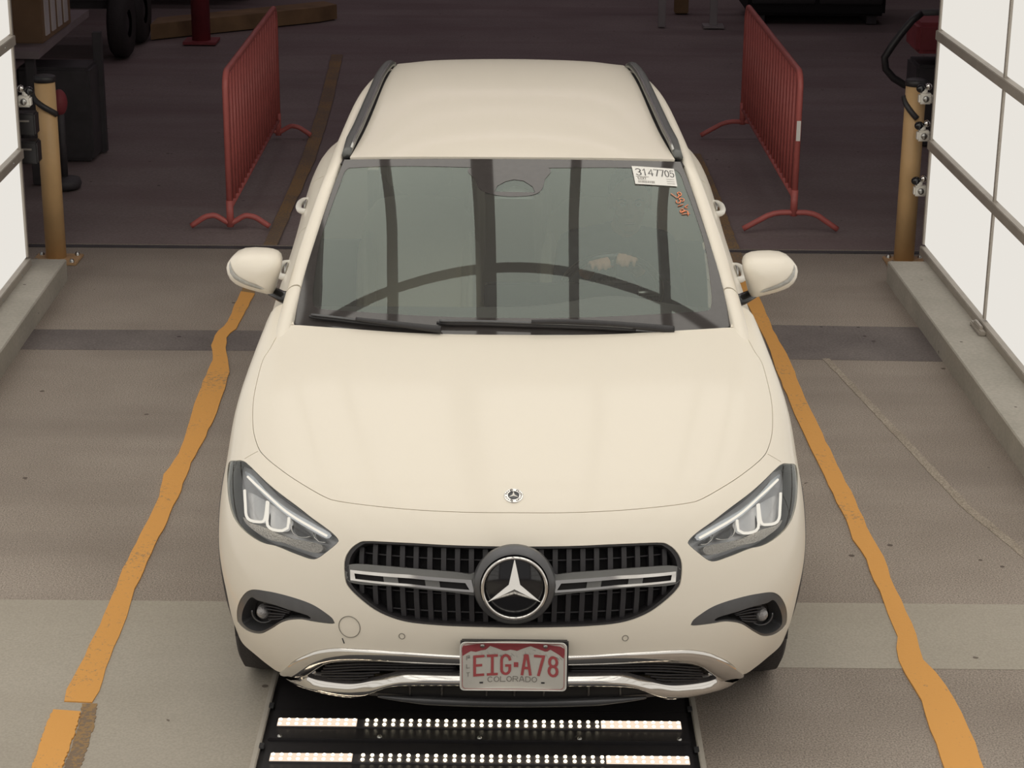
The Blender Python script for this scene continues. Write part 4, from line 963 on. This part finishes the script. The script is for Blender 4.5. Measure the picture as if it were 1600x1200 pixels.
patch(G, rect, [fin], 'frit_band', M['frit'], ws, off=.0012, thick=0, du=.15, dv=.15)
pod = G.inv([(738,262),(743,282),(750,296),(768,304),(800,307.5),(832,305),(846,297),(851,282),(853,262)])
podw = G.inv([(773,300),(777,291),(790,284),(803,281),(818,283),(832,292),(836,301)])
patch(G, resample(G, pod, .01), [resample(G, podw, .01, smooth=False)], 'camera_pod', M['frit'], ws, off=.0016, thick=.0, du=.1, dv=.1)
patch(G, resample(G, podw, .01, smooth=False), [], 'camera_window', M['satin'], ws, off=-.03, thick=0, du=.1, dv=.1)
# sticker with its number
st4 = G.inv([(986.5,260.5),(1052.5,265),(1058,292.5),(992.5,288.5)]); sA = [np.array(p) for p in st4]
def smap(a, b, c=.0):     # a right, b up, 0..1
    top_ = sA[0]*(1-a)+sA[1]*a; bo = sA[3]*(1-a)+sA[2]*a; p = bo*(1-b)+top_*b; return G.at(p[0], p[1], .0035+c)
sk = MB(); n = 8
sk.add([smap(i/n, j/4) for j in range(5) for i in range(n+1)], [(j*(n+1)+i, j*(n+1)+i+1, (j+1)*(n+1)+i+1, (j+1)*(n+1)+i) for j in range(4) for i in range(n)])
stk = sk.build('number_sticker', M['white'], ws, fixn=True)
rb = MB()
for st in strokes('3147705', .055, .50, .105, .36, .028): ribbon(rb, st, .022, smap, .0012)
rb.build('sticker_number', M['ink'], stk)
rb = MB()
for st in strokes('SIXT', .07, .26, .034, .12, .014): ribbon(rb, st, .012, smap, .0012)
rd = random.Random(4); x = .07
while x < .42:
    w_ = rd.uniform(.008, .022); ribbon(rb, [(x, .08), (x, .20)], w_*.6, smap, .0012); x += w_+.008
ribbon(rb, [(.05, .42), (.30, .42)], .02, smap, .0010)
for y in (.36, .24, .12): ribbon(rb, [(.74, y), (.93, y)], .014, smap, .0010)
rb.build('sticker_small_print', M['greyp'], stk)
# orange marker writing
def opx(pts): return [(970+x/10., 240+y/10.) for x, y in pts]
OS = [[(780,632),(840,675),(885,700),(905,655),(880,630),(905,610),(940,635),(925,670),(895,672)], [(865,740),(870,775),(915,780),(925,735),(905,720),(940,705),(985,725),(965,755),(925,742)],
      [(890,830),(975,800)], [(1045,808),(1015,830),(995,845),(1040,860)], [(930,885),(965,870),(985,895),(955,915),(925,900),(935,930),(1000,905),(1025,900)], [(950,955),(1075,945)], [(1040,905),(1050,975)]]
om = MB()
for s_ in OS:
    uv = G.inv(opx(s_)); om.tube([G.at(a, b, .003) for a, b in resample(G, uv, .006, closed=False)], .0021, 6, flat=.5)
om.build('marker_writing', M['orange'], ws)
# wipers
def wiper(px, rad, nm, arm):
    w_ = empty(nm); w_.parent = car
    uv = resample(G, G.inv(px), .02, closed=False); n = len(uv)
    MB().tube([G.at(a, b, .012) for a, b in uv], [rad*(.6+.4*min(1, min(i, n-1-i)/3)) for i in range(n)], 8).build('blade', M['black'], w_)
    MB().tube([G.at(a, b, .024) for a, b in uv[1:-1]], rad*.55, 6).build('spoiler', M['gun'], w_)
    uv = G.inv(arm); uv = resample(G, uv, .03, closed=False); n = len(uv)
    MB().tube([G.at(a, b, .034-.014*i/n) for i, (a, b) in enumerate(uv)], [.007+.007*i/n for i in range(n)], 8).build('arm', M['black'], w_)
wiper([(485,498),(530,503),(580,509),(630,514),(690,519)], .008, 'wiper', [(560,508),(620,514),(690,521)])
wiper([(683,508),(760,509),(850,512),(930,515),(992,519)], .009, 'wiper', [(830,512),(880,511),(940,513),(1000,517),(1050,521)])
# interior mirror side black corner
# ---- pillar + cant rail strip, roof, rails
ys_ = [1.20, 1.40, 1.58, 1.73, 1.89, 2.02, 2.25, 2.6, 3.0, 3.4, 3.8, 4.05]
def ip(tab, y): t = np.array(tab); return [float(np.interp(y, t[:, 0], t[:, k])) for k in (1, 2)]
OUT = [(1.20,.80,1.002),(1.30,.793,1.046),(1.42,.778,1.100),(1.58,.750,1.203),(1.73,.718,1.300),(1.89,.683,1.398),(2.08,.660,1.452),(2.25,.657,1.459),(2.6,.646,1.474),(3.0,.634,1.488),(3.4,.618,1.471),(3.8,.592,1.438),(4.05,.56,1.39)]
INN = [(1.20,.755,1.012),(1.30,.744,1.036),(1.42,.735,1.108),(1.55,.708,1.205),(1.70,.680,1.298),(1.86,.648,1.398),(2.0,.622,1.450),(2.25,.614,1.465),(2.6,.602,1.476),(3.0,.589,1.488),(3.4,.570,1.498),(3.7,.555,1.478),(4.05,.52,1.42)]
RFE = [(2.0,.592,1.459),(2.4,.566,1.464),(3.0,.545,1.484),(3.3,.541,1.492),(3.6,.530,1.490),(3.8,.515,1.480),(4.05,.48,1.44)]
rows = []
for y in ys_:
    a = ip(OUT, y); b = ip(INN, y); lift = .012
    rows.append([(b[0]-.004, y, b[1]-.02), (b[0], y, b[1]+.004), ((a[0]+b[0])/2, y, (a[1]+b[1])/2+.011), (a[0]-.002, y, a[1]+.004), (a[0]+.012, y, a[1]-.022), (a[0]+.010, y, a[1]-.045)])
P_ = Surf(rows, mirror=False)
for s in (0, 1):
    n = len(ys_)-1
    for nm, v0, v1 in (('fender_tip', 0., 1.22), ('side_frame', 1.25, n)):
        q = [(u, v0) for u in np.arange(0, 5.01, .5)]+[(5., v) for v in np.arange(v0+.2, v1-.1, .2)]+[(u, v1) for u in np.arange(5, -.01, -.5)]+[(0., v) for v in np.arange(v1-.2, v0+.1, -.2)]
        patch(P_, q, [], nm, M['paint'], car, thick=.01, du=.5, dv=.2, flipx=bool(s))
RF = []
for y, zc, bow, ex, ez in ((1.885, 1.488, .110, None, None), (2.06, 1.507, .098, None, None), (2.36, 1.523, .075, None, None), (2.8, 1.535, .05, None, None), (3.2, 1.536, .045, None, None), (3.6, 1.524, .04, None, None), (3.86, 1.503, .03, .512, 1.474), (4.05, 1.470, .02, .500, 1.440), (4.14, 1.430, .0, .488, 1.392)):
    e_ = ip(RFE, y+bow)
    if ex: e_ = [ex, ez]
    RF.append([(0, y, zc), (.2, y+bow*.12, zc-(zc-e_[1])*.10), (.38, y+bow*.42, zc-(zc-e_[1])*.38), (e_[0]-.07, y+bow*.78, e_[1]+(zc-e_[1])*.25), (e_[0], y+bow, e_[1])])
RS = Surf(RF)
q = [(u, 0.) for u in np.arange(-4, 4.01, .25)]+[(4., v) for v in np.arange(.2, 7.9, .2)]+[(u, 8.) for u in np.arange(4, -4.01, -.25)]+[(-4., v) for v in np.arange(7.8, .1, -.2)]
patch(RS, q, [], 'roof', M['paint'], car, thick=.012, du=.25, dv=.25)
# dark ditch between roof and rail, rails
for s in (1, -1):
    V = []; Fc = []
    for i, y in enumerate(np.linspace(1.99, 4.05, 30)):
        a = ip(INN, y); b = ip(RFE, y); V += [(s*(a[0]+.004), y, a[1]-.012), (s*(b[0]-.02), y, b[1]-.012)]
    Fc = [(2*i, 2*i+1, 2*i+3, 2*i+2) for i in range(29)]
    MB().add(V, Fc).build('roof_ditch', M['black'], car)
    pts = []; rr = []
    for y in np.linspace(2.03, 3.86, 34):
        a = ip(INN, y); b = ip(RFE, y); t = min(1, (y-2.03)/.16, (3.86-y)/.12)
        pts.append((s*((a[0]+b[0])/2+.003), y, (a[1]+b[1])/2+.002+.018*t)); rr.append(.017+.004*t)
    MB().tube(pts, rr, 12, flat=.8).build('roof_rail', M['rail'], car)
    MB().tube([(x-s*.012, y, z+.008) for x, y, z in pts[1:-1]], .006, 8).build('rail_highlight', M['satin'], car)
    # front rail foot cover, pale
    a = ip(INN, 2.03); b = ip(RFE, 2.03)
# ---- body sides
cols = [1.44, 1.75, 2.15, 2.6, 3.0, 3.35, 3.7, 4.0, 4.2, 4.32, 4.37, 4.39]
wx =   [.0, .003, .004, .004, .008, .018, .016, -.03, -.12, -.30, -.55, -.90]
belt = [1.03, 1.045, 1.065, 1.08, 1.10, 1.12, 1.13, 1.13, 1.12, 1.10, 1.08, 1.08]
def sidex(z, zb): 
    t = [(.22, .862), (.30, .898), (.45, .910), (.62, .916), (.74, .912), (zb-.16, .884), (zb-.08, .853), (zb-.02, .824), (zb, .765)]; return float(np.interp(z, [p[0] for p in t], [p[1] for p in t]))
net = []
for r in range(9):
    row = []
    for y, w_, zb in zip(cols, wx, belt):
        zz = [.22, .30, .45, .62, .74, zb-.16, zb-.08, zb-.02, zb][r]; row.append((max(0, sidex(zz, zb)+w_), y+(.02*(r in (3, 4, 5)) if y > 4.2 else 0)-(.10*(r == 8)+.05*(r == 7) if y > 4.25 else 0), zz))
    net.append(row)
SD = Surf(net, mirror=False)
def yu(y): return float(np.interp(y, SD.ev(np.linspace(0, 11, 300), np.full(300, 4.))[:, 1], np.linspace(0, 11, 300)))
ua, ub, uc, ue = yu(1.455), yu(2.52), yu(3.30), 11.
archR = SD.invyz([(3.60+.385*math.cos(a), .34+.385*math.sin(a)) for a in np.linspace(math.pi*1.10, -math.pi*.10, 26)])
for s in (0, 1):
    def pan(nm, u0, u1, m=M['paint'], v0=1.2, v1=8., hole=None, off=0.):
        q = [(u, v0) for u in np.arange(u0, u1, .3)]+[(u1, v) for v in np.arange(v0, v1, .3)]+[(u, v1) for u in np.arange(u1, u0, -.3)]+[(u0, v) for v in np.arange(v1, v0, -.3)]
        if hole: 
            hv = [p for p in hole if p[1] > v0+.02]; q = [(u0, v0)]+[(hv[0][0], v0)]+hv+[(hv[-1][0], v0)]+[(u, v0) for u in np.arange(hv[-1][0]+.2, u1, .3)]+[(u1, v) for v in np.arange(v0, v1, .3)]+[(u, v1) for u in np.arange(u1, u0, -.3)]+[(u0, v) for v in np.arange(v1, v0, -.3)]
        return patch(SD, q, [], nm, m, car, off=off, thick=.02, du=.25, dv=.4, flipx=bool(s))
    g = .012
    fd = pan('front_door', ua+g, ub-g); rdr = pan('rear_door', ub+g, min(uc, archR[0][0]-.04)-g)
    pan('rear_quarter', min(uc, archR[0][0]-.04)+g, 11., hole=[p for p in archR])
    pan('sill', ua, min(uc, archR[0][0]-.04)-.0, M['clad'], 0., 1.18, off=.004); pan('rear_valance', archR[-1][0]+.05, 11., M['clad'], 0., 1.18, off=.002)
    sx = -1 if s else 1
    for k, yh in enumerate((2.12, 2.98)):
        u = yu(yh); P0 = SD.at(u, 6.25, 0); par = fd if k == 0 else rdr; x0 = float(P0[0]); z0 = float(P0[2])
        c_ = [(sx*(x0+dx), yh+dy, z0+dz) for dx, dy, dz in ((-.01, -.10, 0), (.014, -.088, .002), (.025, -.05, .004), (.028, 0, .005), (.025, .05, .004), (.014, .088, .002), (-.01, .10, 0))]
        MB().tube(fs3(c_), .0125, 10).build('door_handle', M['whiteplastic'], par)
        MB().ell((sx*(x0+.002), yh+.02, z0+.0), (.008, .06, .02)).build('handle_cup', M['satin'], par)
    # side glass
    gr_ = []
    for y in (1.46, 1.6, 1.8, 2.0, 2.3, 2.6, 3.0, 3.4, 3.8):
        zb = float(np.interp(y, cols, belt)); a = ip(OUT, y); b_ = (.772+float(np.interp(y, cols, wx)), zb-.005); gr_.append([(b_[0], y, b_[1]), ((b_[0]*.62+(a[0]+.006)*.38)+.012, y, b_[1]*.62+(a[1]-.03)*.38), ((b_[0]*.25+(a[0]+.006)*.75)+.006, y, b_[1]*.25+(a[1]-.03)*.75), (a[0]+.006, y, a[1]-.03)])
    gs = Surf([list(r) for r in zip(*gr_)], mirror=False)
    for nm, a, b in (('front_window', .0, 4.55), ('rear_window', 4.62, 7.9)):
        q = [(u, 0.) for u in np.arange(a, b, .3)]+[(b, v) for v in np.arange(0, 3, .3)]+[(u, 3.) for u in np.arange(b, a, -.3)]+[(a, v) for v in np.arange(3, 0, -.3)]
        patch(gs, q, [], nm, M['sglass'], car, thick=.0, du=.3, dv=.4, flipx=bool(s))
    q = [(u, -0.+.001) for u in np.arange(0, 8, .3)]+[(8., .001), (8., .12)]+[(u, .12) for u in np.arange(7.8, 0, -.3)]+[(0., .12)]
    patch(gs, q, [], 'belt_moulding', M['satin'], car, off=.006, thick=.01, du=.3, dv=.4, flipx=bool(s))
    # ---- door mirror
    mi = empty('door_mirror'); mi.parent = car
    MP = [(395,393.4),(413.4,394.3),(425,396),(433,399),(438,404),(440,411),(439,421),(436.3,431),(433.5,441),(431,451),(427,457.5),(421,458.3),(413.4,456.2),(400,453),(385.9,449),(375,445),(366,440.5),(359,434),(355,426),(353.8,418),(355.5,411),(360,405),(367,398.8),(378.5,394.5)]
    ym = 1.56; o3 = [cat(x, y, y=ym) for x, y in MP]; cx, cz_ = sum(p[0] for p in o3)/len(o3), sum(p[2] for p in o3)/len(o3)
    sg = -1 if s else 1                       # traced on the photo's left = car side x<0
    mb = MB(); prof = [(0.0, -.085), (.25, -.083), (.45, -.078), (.65, -.068), (.80, -.054), (.90, -.038), (.97, -.018), (1.0, .0), (.99, .035), (.95, .075), (.90, .09), (0.0, .09)]
    V = []; n = len(o3)
    oo = np.array([(p[0], p[2]) for p in o3]); oo = oo+0
    for (k, dy) in prof:
        for (x, z) in oo: V.append((-sg*(cx+(x-cx)*k), ym+dy, cz_+(z-cz_)*k))
    Fc = [(i*n+j, i*n+(j+1) % n, (i+1)*n+(j+1) % n, (i+1)*n+j) for i in range(len(prof)-1) for j in range(n)]
    sh = mb.add(V, Fc, True).build('shell', M['paint'], mi)
    def domey(x, z):
        # depth of the dome at a point of the outline plane
        d = np.array([x-cx, z-cz_]); ang = math.atan2(d[1], d[0]); A_ = [math.atan2(q_[1]-cz_, q_[0]-cx) for q_ in oo]; r_ = [math.hypot(q_[0]-cx, q_[1]-cz_) for q_ in oo]
        o_ = np.argsort(A_); rr = np.interp(ang, np.array(A_)[o_], np.array(r_)[o_], period=2*math.pi); k = min(1., math.hypot(*d)/rr)
        return float(np.interp(k, [p[0] for p in prof[:8]], [p[1] for p in prof[:8]]))
    IP_ = [(357.8,411.5),(363.5,420),(372,428.2),(390.5,437),(408.8,444.3),(414.5,448.8),(408,448.9),(385.9,442),(367.5,433.6),(359.8,426),(356.8,417)]
    up = IP_[:6]; dn = [IP_[10], IP_[9], IP_[8], IP_[7], IP_[6], IP_[5]]; V = []
    K = 24
    def rsl(P, n): P = np.array(P); d = np.r_[0, np.cumsum(np.linalg.norm(np.diff(P, axis=0), axis=1))]; t = np.linspace(0, d[-1], n); return np.stack([np.interp(t, d, P[:, i]) for i in (0, 1)], 1)
    U1, D1 = rsl(up, K), rsl(dn, K)
    for i in range(K):
        for t in (0, .33, .66, 1):
            p_ = U1[i]*(1-t)+D1[i]*t; w3 = cat(p_[0], p_[1], y=ym-.05); V.append((-sg*w3[0], ym+domey(w3[0], w3[2])-.0035-.003*math.sin(math.pi*t), w3[2]))
    MB().add(V, [(i*4+j, i*4+j+1, i*4+j+5, i*4+j+4) for i in range(K-1) for j in range(3)], True).build('turn_signal', M['signal'] if 'signal' in M else M['satin'], mi)
    ax = -sg*cx
    MB().tube([(-sg*(-.86), 1.60, cz_-.075), (-sg*(-.81), 1.58, cz_-.095), (-sg*(-.765), 1.56, cz_-.10)], [.020, .026, .036], 12, flat=.8).build('arm', M['gloss'], mi)
    MB().prism([(-sg*(cx+(x-cx)*.86), cz_+(z-cz_)*.86) for x, z in oo], .004, lambda a, b, c: (a, ym+.091+c, b)).build('mirror_glass', M['chrome'], mi)
    # wheels
    for yw in (.87, 3.60):
        wh = empty('wheel', (sx*.760, yw, .345)); wh.parent = car
        MB().lathe([(.235, -.10), (.25, -.115), (.315, -.118), (.338, -.105), (.345, -.06), (.345, .06), (.338, .105), (.315, .118), (.25, .115), (.235, .10)], axis='X', n=56).build('tyre', M['rubber'], wh)
        rm = MB().lathe([(.235, -.10), (.235, .10), (.225, .105), (.215, .07), (.215, -.09), (.235, -.10)], axis='X', n=40)
        for k in range(5):
            a = 2*math.pi*k/5
            for da in (-.10, .10):
                rm.tube([(sx*.075, .05*math.cos(a), .05*math.sin(a)), (sx*.085, .14*math.cos(a+da*.6), .14*math.sin(a+da*.6)), (sx*.09, .222*math.cos(a+da), .222*math.sin(a+da))], [.022, .016, .018], 8)
        rm.lathe([(0, sx*.10), (.05, sx*.095), (.062, sx*.07), (.062, 0)], axis='X', n=24); rm.build('rim', M['rim'], wh)
        MB().lathe([(0, sx*.01), (.16, sx*.01), (.16, sx*-.02), (0, sx*-.02)], axis='X', n=32).build('brake_disc', M['gun'], wh)
        A_ = np.linspace(R_(-14), R_(194), 30); V = [(sx*xx, yw+rr_*math.cos(a_), .345+rr_*math.sin(a_)) for a_ in A_ for xx, rr_ in ((.868, .372), (.60, .372), (.59, .30))]
        MB().add(V, [(i*3+j, i*3+j+1, i*3+j+4, i*3+j+3) for i in range(29) for j in range(2)], True).build('wheel_arch_liner', M['black'], car)
    MB().prism([(1.19, .56), (1.228, .46), (1.245, .34), (1.235, .215), (1.46, .215), (1.46, .62), (1.35, .72)], .012, lambda a, b, c: (sx*(.880+c-.006*(b < .3)), a, b)).build('fender_rear_panel', M['paint'], car)
# tail
tg = []
for t in np.linspace(0, 1, 5):
    y = 4.14+(4.33-4.14)*t; z = 1.42+(1.06-1.42)*t; hw = .47+(.66-.47)*t; tg.append([(0, y, z), (hw*.4, y-.01, z), (hw*.75, y-.04, z), (hw, y-.10, z)])
TS = Surf(tg[::-1]); q = [(u, 0.) for u in np.arange(-3, 3.01, .3)]+[(3., v) for v in np.arange(.3, 4, .3)]+[(u, 4.) for u in np.arange(3, -3.01, -.3)]+[(-3., v) for v in np.arange(3.7, .1, -.3)]
patch(TS, q, [], 'rear_screen', M['sglass'], car, thick=0, du=.3, dv=.3)

# ================================================================ cabin
cab = empty('cabin'); cab.parent = car
MB().box((0, 2.55, .30), (1.60, 2.5, .06)).build('cabin_floor', M['dash'], cab)
MB().box((0, 3.9, .70), (1.3, .3, .7), .05).build('rear_bulkhead', M['cream'], cab)
MB().box((0, 1.18, .70), (1.5, .06, .50)).build('firewall', M['dark'], cab)
db = MB(); sec = []
for x in np.linspace(-.72, .72, 25):
    k = 1+.04*math.cos(x*2); hump = .045*math.exp(-((x-.37)/.2)**2); y0 = 1.22+.20*(x/.72)**2
    sec.append([(x, y0, .975), (x, y0+.15, .99), (x, 1.60, .985+hump*.6), (x, 1.72, .975+hump), (x, 1.80, .94+hump), (x, 1.80, .84), (x, 1.74, .74), (x, 1.68, .55)])
V = [p for s_ in sec for p in s_]; db.add(V, [(i*8+j, (i+1)*8+j, (i+1)*8+j+1, i*8+j+1) for i in range(24) for j in range(7)], True); db.build('dashboard', M['dash'], cab)
for x in (-.62, -.12, 0, .12, .62): MB().lathe([(.02, -.01), (.034, -.012), (.042, 0), (.034, .02)], (x, 1.795, .90), 'Y', 20).build('air_vent', M['satin'], cab)
MB().box((.18, 1.80, .985), (.56, .02, .12), .008).build('display', M['gloss'], cab)
MB().box((0, 2.2, .52), (.26, 1.0, .30), .04).build('centre_console', M['dash'], cab)
def seat(x, nm='seat'):
    s_ = empty(nm, (x, 2.30, .33)); s_.parent = cab
    def cush(sz, c, rx, nm2, m, bev):
        o = MB().box((0, 0, 0), sz, bev).build(nm2, m, s_); o.location = c; o.rotation_euler = (R_(rx), 0, 0)
        md = o.modifiers.new('s', 'SUBSURF'); md.levels = 1; md.render_levels = 2
        for p in o.data.polygons: p.use_smooth = True
        return o
    cush((.50, .52, .16), (0, 0, .16), 6, 'seat_cushion', M['cream'], .05)
    cush((.48, .14, .66), (0, .34, .50), -14, 'backrest', M['cream'], .05)
    for q_ in (-.21, .21): cush((.09, .17, .50), (q_, .31, .44), -14, 'bolster', M['cream'], .03)
    cush((.27, .10, .18), (0, .44, .90), -10, 'headrest', M['cream'], .035)
    return s_
seat(-.37); seat(.37)
rs_ = seat(-.36, 'rear_seat'); rs_.location = (-.36, 3.18, .36); rs2 = seat(.36, 'rear_seat'); rs2.location = (.36, 3.18, .36)
sw = empty('steering_wheel', (.37, 1.99, .955)); sw.parent = cab; sw.rotation_euler = (R_(-62), 0, 0)
MB().tube([(.183*math.cos(a), .183*math.sin(a), 0) for a in np.linspace(0, 2*math.pi, 40, endpoint=False)], .015, 10, closed=True).build('rim', M['gloss'], sw)
MB().lathe([(0, .03), (.05, .028), (.075, .01), (.075, -.03), (0, -.05)], n=28).build('hub', M['dash'], sw)
wb = MB()
for a in (0, math.pi, math.pi*1.5): wb.tube([(.06*math.cos(a), .06*math.sin(a), -.005), (.175*math.cos(a), .175*math.sin(a), 0)], .013, 8)
wb.build('spokes', M['satin'], sw); MB().cyl((0, 0, -.03), (0, 0, -.28), .03).build('column', M['dash'], sw)
MB().box((0, 1.98, 1.36), (.23, .03, .065), .015).build('rear_view_mirror', M['gloss'], cab)

# ================================================================ driver
def remesh(o, vox=.009, sm=3):
    m = o.modifiers.new('r', 'REMESH'); m.mode = 'VOXEL'; m.voxel_size = vox; m.use_smooth_shade = True
    s_ = o.modifiers.new('s', 'SMOOTH'); s_.iterations = sm; s_.factor = .5
def limb(mb, pts, rr, n=14):
    # tapered limb with round ends
    mb.tube(pts, rr, n); 
    for p, r in zip(pts, rr): mb.ell(p, (r, r, r), 14, 8)
dr = empty('person', (0, 0, 0), CAR_YAW, 'person in dark shirt seated at the wheel, seen through the windscreen', 'person')
hx, hy, hz = .452, 2.34, 1.215
b = MB()
hm = Matrix.Rotation(R_(8), 3, 'X')
b.ell((hx, hy+.01, hz+.03), (.074, .092, .092), 24, 16); b.ell((hx, hy-.025, hz-.035), (.056, .066, .078), 20, 14); b.ell((hx, hy-.055, hz-.085), (.030, .028, .026))
b.tube([(hx, hy-.092, hz+.012), (hx, hy-.110, hz-.022), (hx, hy-.102, hz-.034)], [.008, .013, .010], 10)
b.ell((hx, hy-.078, hz+.030), (.052, .018, .012))
for s_ in (-1, 1): b.ell((hx+s_*.076, hy+.008, hz-.002), (.010, .020, .032)); b.ell((hx+s_*.040, hy-.062, hz-.030), (.018, .018, .016))
b.ell((hx, hy-.088, hz-.056), (.022, .012, .006)); b.ell((hx, hy-.086, hz-.066), (.019, .012, .006))
limb(b, [(hx, hy+.02, hz-.06), (hx-.02, hy+.035, hz-.15)], [.055, .060])
limb(b, [(.42, 2.40, 1.00), (.40, 2.38, .85), (.39, 2.36, .70), (.38, 2.34, .56)], [.11, .13, .125, .14])
arms = {-1: [(.245, 2.36, 1.02), (.20, 2.16, .86), (.285, 1.985, 1.045)], 1: [(.575, 2.36, 1.02), (.62, 2.16, .86), (.455, 1.985, 1.06)]}
for s_, (sh, el, wr) in arms.items():
    limb(b, [sh, el], [.056, .043]); limb(b, [el, wr], [.041, .027])
    # hand on the rim: palm and five fingers curling over
    wr = Vector(wr); d = Vector((-s_*.25, -.72, .42)).normalized(); side = Vector((-s_*1.0, -.1, .25)).normalized(); pm = wr+d*.05
    nrm = d.cross(side).normalized(); nrm = nrm if nrm.z > 0 else -nrm
    MT = Matrix((side, d, nrm)).transposed(); b.ell(pm, (.040, .050, .018), 16, 10, MT)
    for k, L in enumerate((.038, .044, .041, .032)):
        o_ = pm+side*(.030-.020*k)+d*.040; p1 = o_+d*L*.75+nrm*.004; p2 = p1+d*L*.35-nrm*L*.55; p3 = p2-d*.006-nrm*L*.5
        b.tube([o_, p1, p2, p3], [.0095, .009, .0085, .007], 8)
    o_ = pm+side*.034-d*.015; b.tube([o_, o_+side*.024+d*.018-nrm*.006, o_+side*.030+d*.040-nrm*.022], [.011, .010, .008], 8)
for s_ in (-1, 1):
    hp = (.38+s_*.09, 2.30, .56); kn = (.38+s_*.13, 1.92, .66); an = (.38+s_*.11, 1.66, .42)
    limb(b, [hp, kn], [.085, .058]); limb(b, [kn, an], [.055, .038]); limb(b, [an, (an[0], an[1]-.10, an[2]-.03)], [.038, .032])
bo = b.build('body', M['skin'], dr, fixn=False); remesh(bo, .0065, 2)
b = MB()
limb(b, [(hx-.02, hy+.04, hz-.165), (.41, 2.40, 1.0), (.40, 2.38, .85), (.39, 2.36, .70), (.38, 2.34, .58)], [.066, .125, .142, .138, .15])
for s_, (sh, el, wr) in arms.items():
    sh2 = (sh[0], sh[1], sh[2]+.01); limb(b, [(.41, 2.39, 1.04), sh2], [.085, .070]); limb(b, [sh2, el], [.070, .057]); w3 = Vector(el).lerp(Vector(wr), .80); limb(b, [el, tuple(w3)], [.055, .040])
remesh(b.build('shirt', M['shirt'], dr, fixn=False), .010, 3)
b = MB()
for s_ in (-1, 1):
    hp = (.38+s_*.09, 2.30, .56); kn = (.38+s_*.13, 1.92, .66); an = (.38+s_*.11, 1.66, .44)
    limb(b, [hp, kn], [.10, .072]); limb(b, [kn, an], [.070, .052])
remesh(b.build('trousers', M['jeans'], dr, fixn=False), .012, 3)
b = MB(); b.ell((hx, hy+.028, hz+.052), (.082, .092, .084), 22, 14); b.ell((hx, hy+.06, hz+.01), (.076, .055, .08), 18, 12); remesh(b.build('hair', M['hair'], dr, fixn=False), .008, 2)
for s_ in (-1, 1):
    b = MB().ell((hx+s_*.030, hy-.080, hz+.010), (.0115, .009, .008), 12, 8); b.build('eye', M['eyegrey'], dr); MB().ell((hx+s_*.030, hy-.0875, hz+.010), (.005, .003, .005), 10, 6).build('iris', M['hair'], dr)
    MB().tube([(hx+s_*.016, hy-.093, hz+.027), (hx+s_*.032, hy-.091, hz+.031), (hx+s_*.048, hy-.079, hz+.026)], .0032, 6).build('eyebrow', M['hair'], dr)
MB().ell((hx, hy-.0975, hz-.061), (.021, .006, .0045), 12, 6).build('lips', mat('lips', (.30, .11, .09), .5, noise=(30, .05)), dr)
for o in bpy.data.objects:
    if o.type == 'EMPTY': o.empty_display_size = .05
